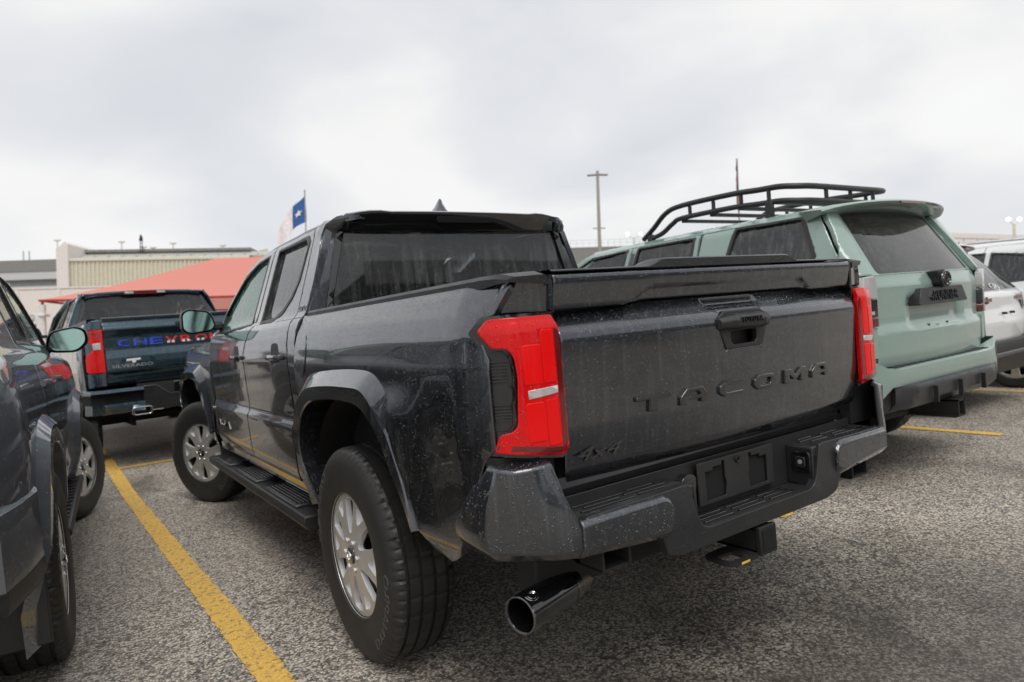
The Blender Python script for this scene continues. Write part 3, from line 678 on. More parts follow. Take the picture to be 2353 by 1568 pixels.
        rdd = .028 if s < 0 else .06
        belt = [(1.85, .815), (3.6, .815)]
        d1 = panel('rear_door', rd, side_f(Wd, s), P, T, rdd, holes=[rw], feats=[[(1.81, .806), (2.68, .806)], [(1.81, .834), (2.68, .834)], [(1.82, 1.312), (2.54, 1.312)]], thick=.03, out=s)
        d2 = panel('front_door', fdr, side_f(Wd, s), P, T, rdd, holes=[fw], feats=[[(2.71, .806), (3.70, .806)], [(2.71, .834), (3.70, .834)], [(2.72, 1.312), (3.6, 1.30)]], thick=.03, out=s)
        cp = [(1.79, .50), (1.665, .50), (1.665, 1.32), (1.675, 1.70), (1.70, 1.765), (1.90, 1.768), (1.875, 1.752), (1.833, 1.70), (1.815, 1.55), (1.793, 1.34), (1.788, 1.18)]
        panel('cab_corner', cp, side_f(Wd, s), P, T, rdd, thick=.03, out=s)
        for dd, wl, nm, gm in ((d1, rw, 'rear_door_glass', 'tint_side'), (d2, fw, 'front_door_glass', 'clear')):
            panel(nm, wl, side_f(Wd, s, -.016), M[gm], dd, .08, thick=0, roll=0, out=s)
            c = np.mean(wl, 0); inner = [tuple(np.array(p)+(c-np.array(p))/np.linalg.norm(c-np.array(p))*.018) for p in wl]
            outer = [tuple(np.array(p)-(c-np.array(p))/np.linalg.norm(c-np.array(p))*.010) for p in wl]
            panel('window_trim', outer, side_f(Wd, s, .004), M['plastic'], dd, .05, holes=[inner], thick=.02, roll=.002, out=s)
        # black pillar trim between the two side windows, sail at the mirror
        panel('pillar_trim', [(2.465, 1.325), (2.465, 1.72), (2.552, 1.735), (2.552, 1.325)], side_f(Wd, s, .003), M['gloss_black'], d1, .06, thick=.008, out=s)
        panel('pillar_trim', [(2.572, 1.325), (2.572, 1.735), (2.635, 1.72), (2.645, 1.325)], side_f(Wd, s, .003), M['gloss_black'], d2, .06, thick=.008, out=s)
        panel('mirror_sail', [(3.50, 1.305), (3.63, 1.302), (3.66, 1.33), (3.52, 1.45)], side_f(Wd, s, .006), M['plastic'], d2, .06, thick=.02, out=s)
        for dd, y0 in ((d1, 1.93), (d2, 2.80)):
            xx = .906; pk = panel('handle_pocket', rounded([(y0-.01, 1.11), (y0+.16, 1.11), (y0+.14, 1.205), (y0+.02, 1.205)], .03, 4), side_f(Wd, s, .0015), M['plastic'], dd, .04, thick=.004, roll=.001, out=s)
            rows = [[(s*(xx+a*k), y, 1.135+b*.9) for a, b in ((.0, -.012), (.022, -.014), (.03, 0), (.026, .014), (.0, .016))] for y, k in ((y0-.035, .45), (y0-.02, 1.25), (y0+.09, 1.3), (y0+.16, 1.1), (y0+.175, .4))]
            bev(loft('door_handle', rows, M['paint'], dd, closed=True, caps=True, sharp=40), .003)
        lettering('door_badge', 'TACOMA', lambda u, v, d: (s*(float(Wd(0, .69))+.004-d), (3.64-u) if s < 0 else (3.24+u), .675+v), .40, .045, M['gloss_black'], d2, .006)
        lettering('trim_badge', 'SR5', lambda u, v, d: (s*(float(Wd(0, 1.35))+.004-d), (1.785-u) if s < 0 else (1.675+u), 1.338+v), .10, .028, M['gloss_black'], T, .005)
        # door mirror
        mc = (s*1.0, 3.52, 1.393)
        rows = []
        for q, (dy, k) in enumerate(((-.035, 1.0), (-.02, 1.045), (.03, 1.02), (.075, .86), (.105, .55), (.115, .2))):
            lp = rounded([(-.108, -.045), (-.085, .062), (.06, .082), (.098, .055), (.10, -.055), (.06, -.085), (-.075, -.075)], .05, 4)
            rows.append([(mc[0]-s*-u*k*1.0, mc[1]+dy, mc[2]+v*k) for u, v in lp])
        mr_ = loft('door_mirror', rows, M['plastic_wet'], T, closed=True, sharp=50); mesh('mirror_back_cap', rows[-1], [tuple(range(len(rows[-1])))], M['plastic_wet'], mr_)
        lp = rounded([(-.098, -.04), (-.078, .052), (.055, .071), (.088, .047), (.09, -.048), (.055, -.075), (-.068, -.066)], .05, 4)
        slab('mirror_glass', lp, lambda u, v, d: (mc[0]+s*u, mc[1]-.030+d, mc[2]+v), M['mirror'], mr_, .004)
        box('mirror_arm', (min(s*.84, s*.94), max(s*.84, s*.94), 3.50, 3.57, 1.325, 1.372), M['plastic'], mr_, .012)
        # sill, running board
        rows = [[(s*.89, y, .545), (s*.885, y, .50), (s*.80, y, .47), (s*.70, y, .50)] for y in (1.66, 3.72)]
        loft('sill', rows if s > 0 else rows[::-1], M['gloss_black'], T, sharp=30)
        st = bev(loft('running_board', [[(s*.955, y, .435), (s*.965, y, .40), (s*.94, y, .365), (s*.80, y, .36), (s*.79, y, .425)] for y in ((1.60, 3.86) if s > 0 else (3.86, 1.60))], M['plastic'], T, closed=True, caps=True), .008)
        for y0, y1 in ((1.78, 2.35), (2.55, 3.05), (3.25, 3.75)):
            bev(MB().box(min(s*.945, s*.81), max(s*.945, s*.81), y0, y1, .42, .448).build('step_pad', M['plastic_wet'], st), .008)
            for k in range(6):
                x = .83+k*.018; box('pad_rib', (min(s*x, s*(x+.007)), max(s*x, s*(x+.007)), y0+.03, y1-.03, .447, .4515), M['gloss_black'], st, 0)
        for y in (1.85, 2.6, 3.4): MB().tube([(s*.82, y, .40), (s*.70, y+.02, .44), (s*.60, y+.03, .55)], .022, 8).build('step_bracket', M['under'], st)
        # front wing
        midf = [(a+3.35, b) for a, b in mid]
        lf = [(3.735, 1.29), (3.80, 1.285), (4.2, 1.262), (4.8, 1.235), (5.15, 1.19), (5.30, 1.10), (5.30, .60)]+[q for q in midf[0:] ][::1]
        lf = [(3.735, 1.285), (4.2, 1.262), (4.8, 1.235), (5.15, 1.19), (5.28, 1.10), (5.28, .62), (5.02, .60)]+midf+[(3.80, .56), (3.735, .60)]
        panel('front_wing', lf, side_f(Wf, s), P, T, .04 if s < 0 else .07, thick=.02, out=s)
        panel('wing_trim', [(3.70, .80), (3.735, .80), (3.92, .56), (3.87, .50), (3.80, .50)], side_f(Wd, s, .012), M['gloss_black'], T, .05, thick=.03, out=s)
        box('head_lamp', (min(s*.55, s*.86), max(s*.55, s*.86), 5.16, 5.34, .92, 1.06), M['lens'], T, .02)
        wheel(T, s*.832, 1.055, .396, s); wheel(T, s*.832, 4.405, .396, s).rotation_euler.z += R(27)
        # cab rear pillar
        pl = [(s*.648, 1.70), (s*.750, 1.31), (s*.842, 1.31), (s*.708, 1.735), (s*.665, 1.766), (s*.603, 1.777), (s*.603, 1.70)]
        fpil = lambda u, v: np.stack([u, 1.662+.02*(np.asarray(v)-1.31)/.4-.068*sstep(v, 1.66, 1.755)+.05*sstep(np.abs(u), .62, .72)*sstep(v, 1.6, 1.75), v], 1)
        panel('cab_rear_pillar', pl, fpil, P, T, .025, thick=.05, roll=.006, out=1)
    # ---- bumper
    bp = empty('rear_bumper', parent=T)
    for s in (-1, 1):
        def m(p): return (-s*p[0], p[1], p[2])
        top_in = [(-.895, .095, .858), (-.885, .062, .860), (-.858, .022, .858), (-.835, .012, .858), (-.786, -.006, .860)]
        top = [(-.918, .075, .848), (-.912, .040, .847), (-.882, .002, .840), (-.850, -.012, .842), (-.786, -.030, .848)]
        r1 = [(-.940, .163, .757), (-.933, .060, .752), (-.866, -.002, .741), (-.835, -.018, .744), (-.766, -.046, .762)]
        r2 = [(-.946, .216, .685), (-.936, .075, .680), (-.838, -.020, .678), (-.80, -.040, .682), (-.742, -.064, .694)]
        r3 = [(-.945, .215, .655), (-.930, .072, .632), (-.800, -.030, .619), (-.77, -.046, .619), (-.718, -.069, .621)]
        r4 = [(-.930, .19, .622), (-.90, .085, .602), (-.785, -.012, .597), (-.76, -.026, .597), (-.718, -.052, .597)]
        r5 = [(-.88, .18, .605), (-.86, .09, .590), (-.77, .02, .585), (-.75, .01, .585), (-.718, -.012, .585)]
        rows = [[m(p) for p in r] for r in (top_in, top, r1, r2, r3, r4, r5)]
        if s < 0: rows = [r[::-1] for r in rows]
        co = loft('bumper_corner', rows, M['bumper_paint'], bp, sharp=18); sd = co.modifiers.new('thick', 'SOLIDIFY'); sd.thickness = .02; sd.offset = -1; co.data.materials.append(M['plastic']); sd.material_offset = 1; sd.material_offset_rim = 1; bev(co, .005, 2, 16)
        bar = []
        for x, k in ((-.738, 0), (-.50, 0), (-.445, 0), (-.425, .012), (-.410, .045)):
            zt, zb = .697-k*.6, .622-(.722+x)*.085+k*.35
            bar.append([m(q) for q in ((x, -.042, zt+.004), (x, -.064, zt), (x, -.0745, zt-.012), (x, -.0745+k*.1, zb), (x, -.055, zb-.022), (x, -.03, zb-.028), (x, -.03, zt))])
        bev(loft('bumper_bar', bar if s < 0 else bar[::-1], M['bumper_paint'], bp, closed=True, caps=True, sharp=25), .004)
        sp = bev(MB().box(min(-s*-.735, -s*-.300), max(-s*-.735, -s*-.300), -.048, .11, .66, .697).build('upper_step', M['plastic'], bp), .006)
        for k, (y, xa, xb) in enumerate(((-.032, .34, .70), (-.004, .37, .69), (.022, .34, .66), (.048, .37, .68))):
            xm = (xa+xb)/2+.03*(-1)**k
            for a, b, dy in ((xa, xm-.025, 0), (xm, xb, -.008)):
                box('step_rib', (min(s*a, s*b), max(s*a, s*b), y+dy, y+dy+.010, .696, .7015), M['gloss_black'], sp, .002)
        box('pocket_wall', (min(s*.292, s*.302), max(s*.292, s*.302), -.05, .05, .565, .694), M['plastic'], bp, .003)
        hk = MB(); x0 = s*.605
        for dx in (-.05, .045): hk.box(x0+dx, x0+dx+.008, -.035, .10, .535, .62)
        hk.box(x0-.05, x0+.053, -.03, .08, .530, .538); hk.box(x0-.05, x0+.053, .06, .12, .538, .62)
        hk.build('tow_hook', M['under'], bp)
    cl = [(-.722, .700), (-.327, .706), (-.303, .612), (-.286, .576), (-.255, .562), (.255, .562), (.286, .576), (.303, .612), (.327, .706), (.722, .700), (.722, .61), (.455, .597), (.425, .522), (.37, .505), (-.37, .505), (-.425, .522), (-.455, .597), (-.722, .61)]
    cf = slab('bumper_centre', rounded(cl, .012, 2), lambda u, v, d: (u, -.058+.018*max(0, (.56-v))/.05*.6+d, v), M['plastic_wet'], bp, .03, bevel=.006)
    ls = bev(MB().box(-.295, .295, -.050, .055, .530, .563).build('lower_step', M['plastic'], bp), .004)
    for y in (-.030, -.004, .020):
        for x0 in (-.24, -.08, .08): box('step_rib', (x0, x0+.13, y, y+.009, .562, .5675), M['gloss_black'], ls, .002)
    bwl = [(-.70, .565), (.70, .565), (.70, .728), (-.70, .728)]
    hl = [[(-.155, .600), (-.062, .600), (-.055, .64), (-.062, .66), (-.062, .712), (-.075, .712), (-.075, .70), (-.118, .70), (-.118, .690), (-.155, .690)],
          [(.155, .600), (.062, .600), (.055, .64), (.062, .66), (.062, .712), (.075, .712), (.075, .70), (.118, .70), (.118, .690), (.155, .690)]]
    bw = slab('bumper_back_wall', bwl, lambda u, v, d: (u, .050+d, v), M['plastic'], bp, .008)
    pb = slab('plate_bracket', [(-.19, .588), (.19, .588), (.19, .722), (-.19, .722)], lambda u, v, d: (u, .030+d, v), M['plastic'], bp, .008, holes=hl, bevel=.002)
    box('plate_cavity', (-.17, .17, .0405, .0415, .59, .72), M['liner'], pb, 0)
    V, F = lathe([(-.004, .004), (-.006, .010), (0, .012), (.004, .012)], 20); mesh('bracket_bolt', [(v[1], .028+v[0], .705+v[2]) for v in V], F, M['under'], pb, 40)
    sk = slab('trailer_socket', rounded([(-.275, .625), (-.215, .625), (-.205, .69), (-.235, .705), (-.275, .69)], .02, 4), lambda u, v, d: (u, .022+d, v), M['gloss_black'], bp, .03, bevel=.004)
    rl = slab('bumper_lamp', rounded([(-.04, .608), (.028, .605), (.030, .678), (-.04, .680)], .014, 3), lambda u, v, d: (.286+d, u-.004, v), M['gloss_black'], bp, .01, bevel=.003)
    slab('lamp_lens', rounded([(-.022, .625), (.012, .625), (.012, .663), (-.022, .663)], .008, 3), lambda u, v, d: (.282+d, u-.004, v), M['smoke'], rl, .01, bevel=.004)
    slab('lamp_bulb', disc(.008, 14), lambda u, v, d: (.2805+d, u-.009, .645+v), M['lens'], rl, .004)
    # receiver hitch
    hi = MB()
    for x in (-.013, .054): hi.box(x, x+.009, -.045, .25, .412, .49)
    hi.box(-.013, .063, -.045, .25, .484, .493).box(-.013, .063, -.045, .25, .410, .419)
    rc = hi.build('hitch_receiver', M['under'], T); box('hitch_rim', (-.017, .067, -.050, -.030, .406, .497), M['under'], rc, .004); box('hitch_opening', (-.006, .056, -.052, -.049, .418, .484), M['liner'], rc, 0)
    pl = slab('chain_plate', rounded([(-.15, -.045), (.0, -.045), (.0, .08), (-.15, .08)], .04, 4), lambda u, v, d: (u, v, .414-d), M['under'], rc, .01, holes=[rounded([(-.13, -.02), (-.06, -.02), (-.06, .035), (-.13, .035)], .015, 3)])
    box('warning_tag', (-.11, -.07, -.0462, -.0455, .406, .413), M['yellowtag'], rc, 0)
    box('frame_crossmember', (-.75, .75, .14, .24, .44, .56), M['under'], T, .01)
    # exhaust
    a, b = Vector((-.614, .165, .438)), Vector((-.838, .10, .437)); d = (b-a).normalized()
    tip = MB().tube([a, a+d*.025, a+d*.0255, b-d*.004, b], [.0495, .0495, .051, .051, .0495], 40, False).tube([b, b-d*.002, b-d*.004, a+d*.05], [.0495, .0475, .046, .046], 40, False).build('exhaust_tip', M['gloss_black'], T, 30)
    MB().tube([a+d*.024, a+d*.03], [.0522, .0522], 40, False).build('tip_band', M['dark_chrome'], tip)
    MB().tube([b-d*.004, b+d*.0005, b+d*.0015, b+d*.0016], [.0513, .0513, .0500, .0470], 40, False).build('tip_lip', M['dark_chrome'], tip)
    MB().tube([a+d*.06, a+d*.0605], [.0455, .001], 30, False).build('tip_inner', M['liner'], tip)
    MB().tube([a+d*.02, a-d*.04, a-d*.085+Vector((0, .02, .008)), (-.50, .24, .45), (-.47, .36, .46), (-.46, .8, .48), (-.46, 2.2, .46)], [.043, .043, .0425, .042, .041, .036, .036], 20).build('exhaust_pipe', M['steel'], T)
    mbk = MB(); c0 = b-d*.045+Vector((0, -.012, .0))
    for rr, q in ((.016, 1.0), (.010, 1.0)):
        pts = []
        for t in np.linspace(0, 2*math.pi, 20):
            ang = 1.15+rr*q*math.sin(t)/.051; L = -.030+rr*1.3*math.cos(t)
            nrm = (Vector((0, 0, 1))*math.sin(ang)+d.cross(Vector((0, 0, 1))).normalized()*-math.cos(ang)); pts.append(b+d*L+nrm*.0512)
        mbk.tube(pts, .0007, 4, False)
    mbk.build('tip_emblem', M['chrome'], tip)
    MB().tube([(-.42, 1.4, .45), (-.42, 2.2, .45)], [.10, .10], 20).build('muffler', M['steel'], T)
    # chassis
    for s in (-1, 1): box('frame_rail', (min(s*.42, s*.52), max(s*.42, s*.52), .1, 5.0, .46, .60), M['under'], T, .01)
    ax = MB().tube([(-.72, 1.055, .39), (.72, 1.055, .39)], .05, 14).build('rear_axle', M['under'], T)
    V, F = lathe([(-.16, .03), (-.12, .13), (0, .165), (.12, .13), (.16, .03)], 20); mesh('differential', [(v[0], v[1]+1.055, v[2]+.39) for v in V], F, M['under'], ax)
    MB().tube([(-.6, 1.2, .38), (-.42, 1.7, .40)], .02).build('leaf_spring', M['under'], T); MB().tube([(.6, 1.2, .38), (.42, 1.7, .40)], .02).build('leaf_spring', M['under'], T)
    box('fuel_tank', (-.40, .30, 1.9, 3.1, .40, .58), M['under'], T, .04); box('front_subframe', (-.6, .6, 4.0, 4.9, .35, .55), M['under'], T, .03); box('floor_pan', (-.86, .86, .10, 5.1, .60, .64), M['under'], T, 0)
    V, F = lathe([(-.1, .26), (-.12, .36), (-.05, .385), (.05, .385), (.12, .36), (.1, .26)], 40); mesh('spare_tyre', [(v[1], v[2]+.55, v[0]*.8+.50) for v in V], F, M['rubber'], T)
    # bed box inside
    bd = MB(); bd.box(-.73, .73, .09, 1.62, .72, .74).box(-.74, -.72, .09, 1.62, .74, 1.31).box(.72, .74, .09, 1.62, .74, 1.31).box(-.74, .74, 1.60, 1.62, .74, 1.31); bd.build('bed_liner', M['plastic'], T)
    # cab: rear wall, glass, roof, windscreen, bonnet, nose
    wl_ = [(-.640, 1.712), (.640, 1.712), (.742, 1.315), (-.742, 1.315)]
    fcab = lambda u, v: np.stack([u, 1.668+.02*(np.asarray(v)-1.31)/.4-.0*u, v], 1)
    box('cab_rear_wall', (-.84, .84, 1.67, 1.69, .62, 1.335), P, T, 0)
    rg = panel('rear_window', wl_, lambda u, v: np.stack([u, 1.672+.02*(np.asarray(v)-1.31)/.4-.012*(1-(np.asarray(u)/.74)**2), v], 1), M['tint'], T, .08, thick=.004, roll=0, out=1)
    panel('window_seal', [(-.655, 1.722), (.655, 1.722), (.757, 1.30), (-.757, 1.30)], lambda u, v: np.stack([u, 1.656+.02*(np.asarray(v)-1.31)/.4-.010*(1-(np.asarray(u)/.74)**2), v], 1), M['gloss_black'], rg, .06, holes=[[(-.622, 1.70), (.622, 1.70), (.722, 1.33), (-.722, 1.33)]], thick=.02, roll=.002, out=1)
    def roof_z(x, y):
        x = np.asarray(x, float); y = np.asarray(y, float)
        e = 1.788+.055*sstep(y, 1.58, 2.15)-.05*sstep(y, 2.6, 3.3); ax = np.abs(x)/.66
        return e-(.008+.037*sstep(y, 1.6, 2.2))*ax**2-(.012+.018*sstep(y, 1.6, 1.9))*sstep(ax, .86, 1.02)+.006*sstep(ax, .62, .66)*sstep(-ax, -.86, -.82)
    rf = panel('roof', rounded([(-.655, 1.615), (.655, 1.615), (.675, 1.9), (.675, 2.9), (.62, 3.12), (-.62, 3.12), (-.675, 2.9), (-.675, 1.9)], .05, 3), lambda u, v: np.stack([u, v, roof_z(u, v)], 1), P, T, .05, thick=.03, roll=.006, out=1)
    # roof spoiler with the third brake lamp
    rows = []
    for x in np.linspace(-.61, .61, 25):
        k = abs(x)/.61; zt = float(roof_z(x, 1.62))+.003; zb = 1.700; y0 = 1.592+.035*k**6
        rows.append([(x, 1.66, zt+.004), (x, y0+.012, zt+.001), (x, y0, zt-.006), (x, y0+.004, zt-.028), (x, y0+.030, zb+.004), (x, y0+.05, zb), (x, 1.68, zb+.004)])
    spo2 = loft('roof_spoiler', rows, M['gloss_black'], rf, caps=True, sharp=40)
    slab('brake_lamp', rounded([(-.16, 1.735), (.16, 1.735), (.16, 1.762), (-.16, 1.762)], .008, 2), lambda u, v, d: (u, 1.589+d+(1.762-v)*.4, v), M['smoke'], spo2, .02)
    MB().add([(0, 1.76, 1.826), (0, 2.02, 1.835), (0, 1.92, 1.862), (0, 1.845, 1.905), (0, 1.82, 1.907)], [(0, 1, 2, 3, 4)]); 
    fin = []
    for t, (z, y0, y1, w) in enumerate(((1.828, 1.78, 2.03, .038), (1.845, 1.80, 1.985, .030), (1.872, 1.818, 1.915, .017), (1.898, 1.833, 1.872, .008), (1.906, 1.842, 1.858, .003))):
        fin.append([(w*math.sin(a)*(.6+.4*math.cos(a)), (y0+y1)/2-(y1-y0)/2*math.cos(a), z) for a in np.linspace(0, 2*math.pi, 16, endpoint=False)])
    loft('antenna_fin', fin, P, rf, closed=True, caps=True, sharp=50)
    panel('windscreen', [(-.60, 0), (.60, 0), (.74, 1), (-.74, 1)], lambda u, v: np.stack([u, 3.11+.90*np.asarray(v)-.10*(np.asarray(u)/.7)**2, 1.785-.46*np.asarray(v)+.03*np.sin(np.asarray(v)*math.pi)], 1), M['clear'], T, .15, thick=0, roll=0, out=1)
    for s in (-1, 1):
        rows = [[(s*(.60+.14*t+a), 3.06+.92*t-.06*0+b, 1.775-.47*t+.03*math.sin(t*math.pi)+c) for a, b, c in ((-.01, .0, .01), (.03, -.04, -.02), (.055, -.10, -.035), (.02, -.05, -.05))] for t in np.linspace(0, 1, 8)]
        loft('windscreen_pillar', rows if s < 0 else rows[::-1], P, T, closed=True, caps=True, sharp=40)
    def hood_z(x, y):
        y = np.asarray(y, float); return 1.295-.06*(y-3.9)/1.3-.09*sstep(y, 4.95, 5.4)-.05*(np.abs(np.asarray(x))/.8)**3+.02*sstep(-np.abs(np.asarray(x)), -.42, -.36)
    panel('bonnet', [(-.74, 3.95), (.74, 3.95), (.77, 4.6), (.70, 5.22), (.3, 5.34), (-.3, 5.34), (-.70, 5.22), (-.77, 4.6)], lambda u, v: np.stack([u, v, hood_z(u, v)], 1), P, T, .07, thick=.03, out=1)
    ns = loft('nose', [[(x*.86, 5.36-.16*abs(x)**3, z) for x in np.linspace(-1, 1, 13)] for z in (1.10, 1.0, .80, .62, .50)], P, T, sharp=40)
    box('grille', (-.52, .52, 5.355, 5.39, .72, 1.06), M['plastic'], ns, .03)
    # interior
    for x in (-.36, .36):
        st = bev(MB().box(x-.25, x+.25, 2.75, 3.25, .85, .98).build('front_seat', M['seat'], T), .05)
        bev(MB().box(x-.24, x+.24, 2.66, 2.78, .95, 1.44).build('seat_back', M['seat'], st), .05); bev(MB().box(x-.13, x+.13, 2.64, 2.74, 1.46, 1.62).build('head_rest', M['seat'], st), .045)
    bs_ = bev(MB().box(-.66, .66, 1.78, 2.25, .85, .98).build('rear_seat', M['seat'], T), .05); bev(MB().box(-.66, .66, 1.74, 1.84, .95, 1.36).build('seat_back', M['seat'], bs_), .04)
    for x in (-.40, 0, .40): bev(MB().box(x-.12, x+.12, 1.75, 1.83, 1.36, 1.50).build('head_rest', M['seat'], bs_), .04)
    dsh = bev(MB().box(-.74, .74, 3.50, 3.95, 1.0, 1.27).build('dashboard', M['seat'], T), .05)
    MB().tube([(-.38+.18*math.cos(t), 3.42+.05*math.sin(t), 1.17+.17*math.sin(t)) for t in np.linspace(0, 2*math.pi, 28)], .014, 8, False).build('steering_wheel', M['seat'], dsh)
    bev(MB().box(-.10, .10, 3.20, 3.22, 1.60, 1.66).build('inside_mirror', M['seat'], T), .015)
    box('cab_floor', (-.84, .84, 1.68, 3.9, .64, .70), M['seat'], T, 0)
    return T
hero = build_tacoma()
# ------------------------------------------------------------------ rain beads standing on the wet panels
_t = NT('water_bead'); _t.p(Base_Color=(.92, .95, .98, 1), Roughness=.03, IOR=1.33, Transmission_Weight=.88, Specular_IOR_Level=.6); M['bead'] = _t.m
def beads(root, names, density, seed, side=None, rmin=.0009, rmax=.0024):
    rng = np.random.default_rng(seed); PP = []; NN = []
    def walk(o):
        for c in o.children:
            if c.type == 'MESH' and c.name.split('.')[0] in names: yield c
            yield from walk(c)
    for o in walk(root):
        me = o.data; n = len(me.polygons)
        me.calc_loop_triangles(); tv = np.array([t.vertices[:] for t in me.loop_triangles]); co = np.array([v.co[:] for v in me.vertices]); A, B, D_ = co[tv[:, 0]], co[tv[:, 1]], co[tv[:, 2]]
        cr_ = np.cross(B-A, D_-A); ar = np.linalg.norm(cr_, axis=1)*.5; nn = cr_/np.maximum(ar*2, 1e-12)[:, None]
        vis = ((np.array(CAMP)-A)*nn).sum(1) > 0
        if side: vis &= (A[:, 0]*side > -.02) | (np.abs(A[:, 1]) < .2)
        ar = ar*vis*(np.clip(.50+nn[:, 2]*2.2, .2, 1.7)); k = int(ar.sum()*density)
        if not k: continue
        idx = rng.choice(len(ar), k, p=ar/ar.sum()); u, v = rng.random(k), rng.random(k); f = u+v > 1; u[f] = 1-u[f]; v[f] = 1-v[f]
        PP.append(A[idx]+(B[idx]-A[idx])*u[:, None]+(D_[idx]-A[idx])*v[:, None]); NN.append(nn[idx])
    P = np.concatenate(PP); N = np.concatenate(NN); k = len(P); r = rmin+(rmax-rmin)*rng.random(k)**3
    up = np.where(np.abs(N[:, 2:3]) < .9, np.array([[0, 0, 1.]]), np.array([[1., 0, 0]])); T1 = np.cross(up, N); T1 /= np.linalg.norm(T1, axis=1)[:, None]; T2 = np.cross(N, T1)
    V = np.zeros((k, 11, 3)); F = []
    for j in range(6):
        a = j*math.pi/3; V[:, j] = P+(T1*math.cos(a)+T2*math.sin(a)*1.15)*r[:, None]-N*.0004
    for j in range(4):
        a = j*math.pi/2+.4; V[:, 6+j] = P+(T1*math.cos(a)+T2*(math.sin(a)-.1))*(r*.6)[:, None]+N*(r*.45)[:, None]
    V[:, 10] = P+N*(r*.62)[:, None]
    lf = [(0, 1, 6), (1, 7, 6), (1, 2, 7), (2, 3, 7), (3, 8, 7), (3, 4, 8), (4, 9, 8), (4, 5, 9), (5, 0, 9), (0, 6, 9), (6, 7, 10), (7, 8, 10), (8, 9, 10), (9, 6, 10)]
    FF = (np.arange(k)[:, None, None]*11+np.array(lf)[None]).reshape(-1, 3)
    me = bpy.data.meshes.new('rain_beads'); me.from_pydata(V.reshape(-1, 3).tolist(), [], FF.tolist()); me.materials.append(M['bead']); me.polygons.foreach_set('use_smooth', np.ones(len(me.polygons), bool)); me.update()
    o = new_obj('rain_beads', me, root); o['kind'] = 'stuff'; return o
CAMP = (-1.7767, -1.3688, 1.2163)
beads(hero, {'bed_side', 'tailgate', 'tailgate_spoiler', 'red_lens', 'bed_corner_panel'}, 9500, 5, -1, .0007, .0020)
beads(hero, {'bumper_corner', 'bumper_bar', 'top_cap', 'bed_rail_cap', 'lamp_housing', 'wheel_arch_flare', 'handle_grip', 'handle_end'}, 5200, 6, -1, .0009, .0026)

# ------------------------------------------------------------------ shared body work for the wagons
def arch(cy, cz, ra, rb, a0=-.30, a1=math.pi+.30, n=17, p=2.6):
    """squarish arch outline from front bottom over the top to rear bottom, (y, z)"""
    out = []
    for a in np.linspace(a0, a1, n):
        c, s = math.cos(a), math.sin(a); out.append((cy+ra*math.copysign(abs(c)**(2/p), c), cz+rb*math.copysign(abs(s)**(2/p), s)))
    return out
def flare(T, s, W, cy, cz, ra, rb, mat, wid=.085, lip=.035, name='wheel_arch_flare', a0=-.30, a1=math.pi+.30):
    A = arch(cy, cz, ra, rb, a0, a1); B = arch(cy, cz, ra+wid*.6, rb+wid*.6, a0, a1); D = arch(cy, cz, ra+wid, rb+wid, a0, a1); rows = []
    for a, b, d in zip(A, B, D):
        w = float(W(d[0], d[1])); rows.append([(s*(w-.12), a[0], a[1]), (s*(w+lip-.006), a[0], a[1]), (s*(w+lip), a[0]+(b[0]-a[0])*.12, a[1]+(b[1]-a[1])*.12), (s*(w+lip), b[0], b[1]), (s*(w-.004), d[0], d[1])])
    return loft(name, rows[::s], mat, T, sharp=35)
def liner(T, s, cy, r, xo):
    rows = [[(s*x, cy+r*math.cos(a), .42+r*math.sin(a)) for a in np.linspace(.08, math.pi-.08, 13)] for x in (.45, xo)]
    loft('wheel_liner', rows, M['liner'], T, sharp=60)
    box('wheel_well_wall', (min(s*.43, s*.46), max(s*.43, s*.46), cy-r, cy+r, .35, .42+r), M['liner'], T, 0)
def shrink(L, d):
    c = np.mean(L, 0); return [tuple(np.array(p)+(c-np.array(p))/np.linalg.norm(c-np.array(p))*d) for p in L]
def side_glass(T, dd, s, W, wl, gm, trim='plastic', tw=.022):
    panel('side_window', wl, side_f(W, s, -.010), M[gm], dd, .09, thick=0, roll=0, out=s)
    panel('window_trim', shrink(wl, -.008), side_f(W, s, .003), M[trim], dd, .06, holes=[shrink(wl, tw)], thick=.015, roll=.002, out=s)
def mirror_unit(T, s, x, y, z, mat, k=1.0, par=None):
    lp = rounded([(-.115, -.03), (-.09, .06), (.06, .085), (.115, .06), (.125, -.02), (.06, -.085), (-.085, -.075)], .05, 4); rows = []
    for dy, q in ((-.03, 1.0), (-.012, 1.05), (.04, 1.02), (.085, .82), (.115, .45), (.12, .1)): rows.append([(s*(x-u*q*k*-1), y+dy, z+v*q*k) for u, v in lp])
    mo = loft('door_mirror', rows, M['plastic_wet'], T, closed=True, sharp=50)
    slab('mirror_glass', [(u*.87*k, v*.87*k) for u, v in lp], lambda u, v, d: (s*(x+u), y-.026+d, z+v), M['mirror'], mo, .004)
    box('mirror_arm', (min(s*(x-.2), s*(x-.08)), max(s*(x-.2), s*(x-.08)), y+.0, y+.06, z-.075, z-.03), M['plastic'], mo, .012)
    return mo

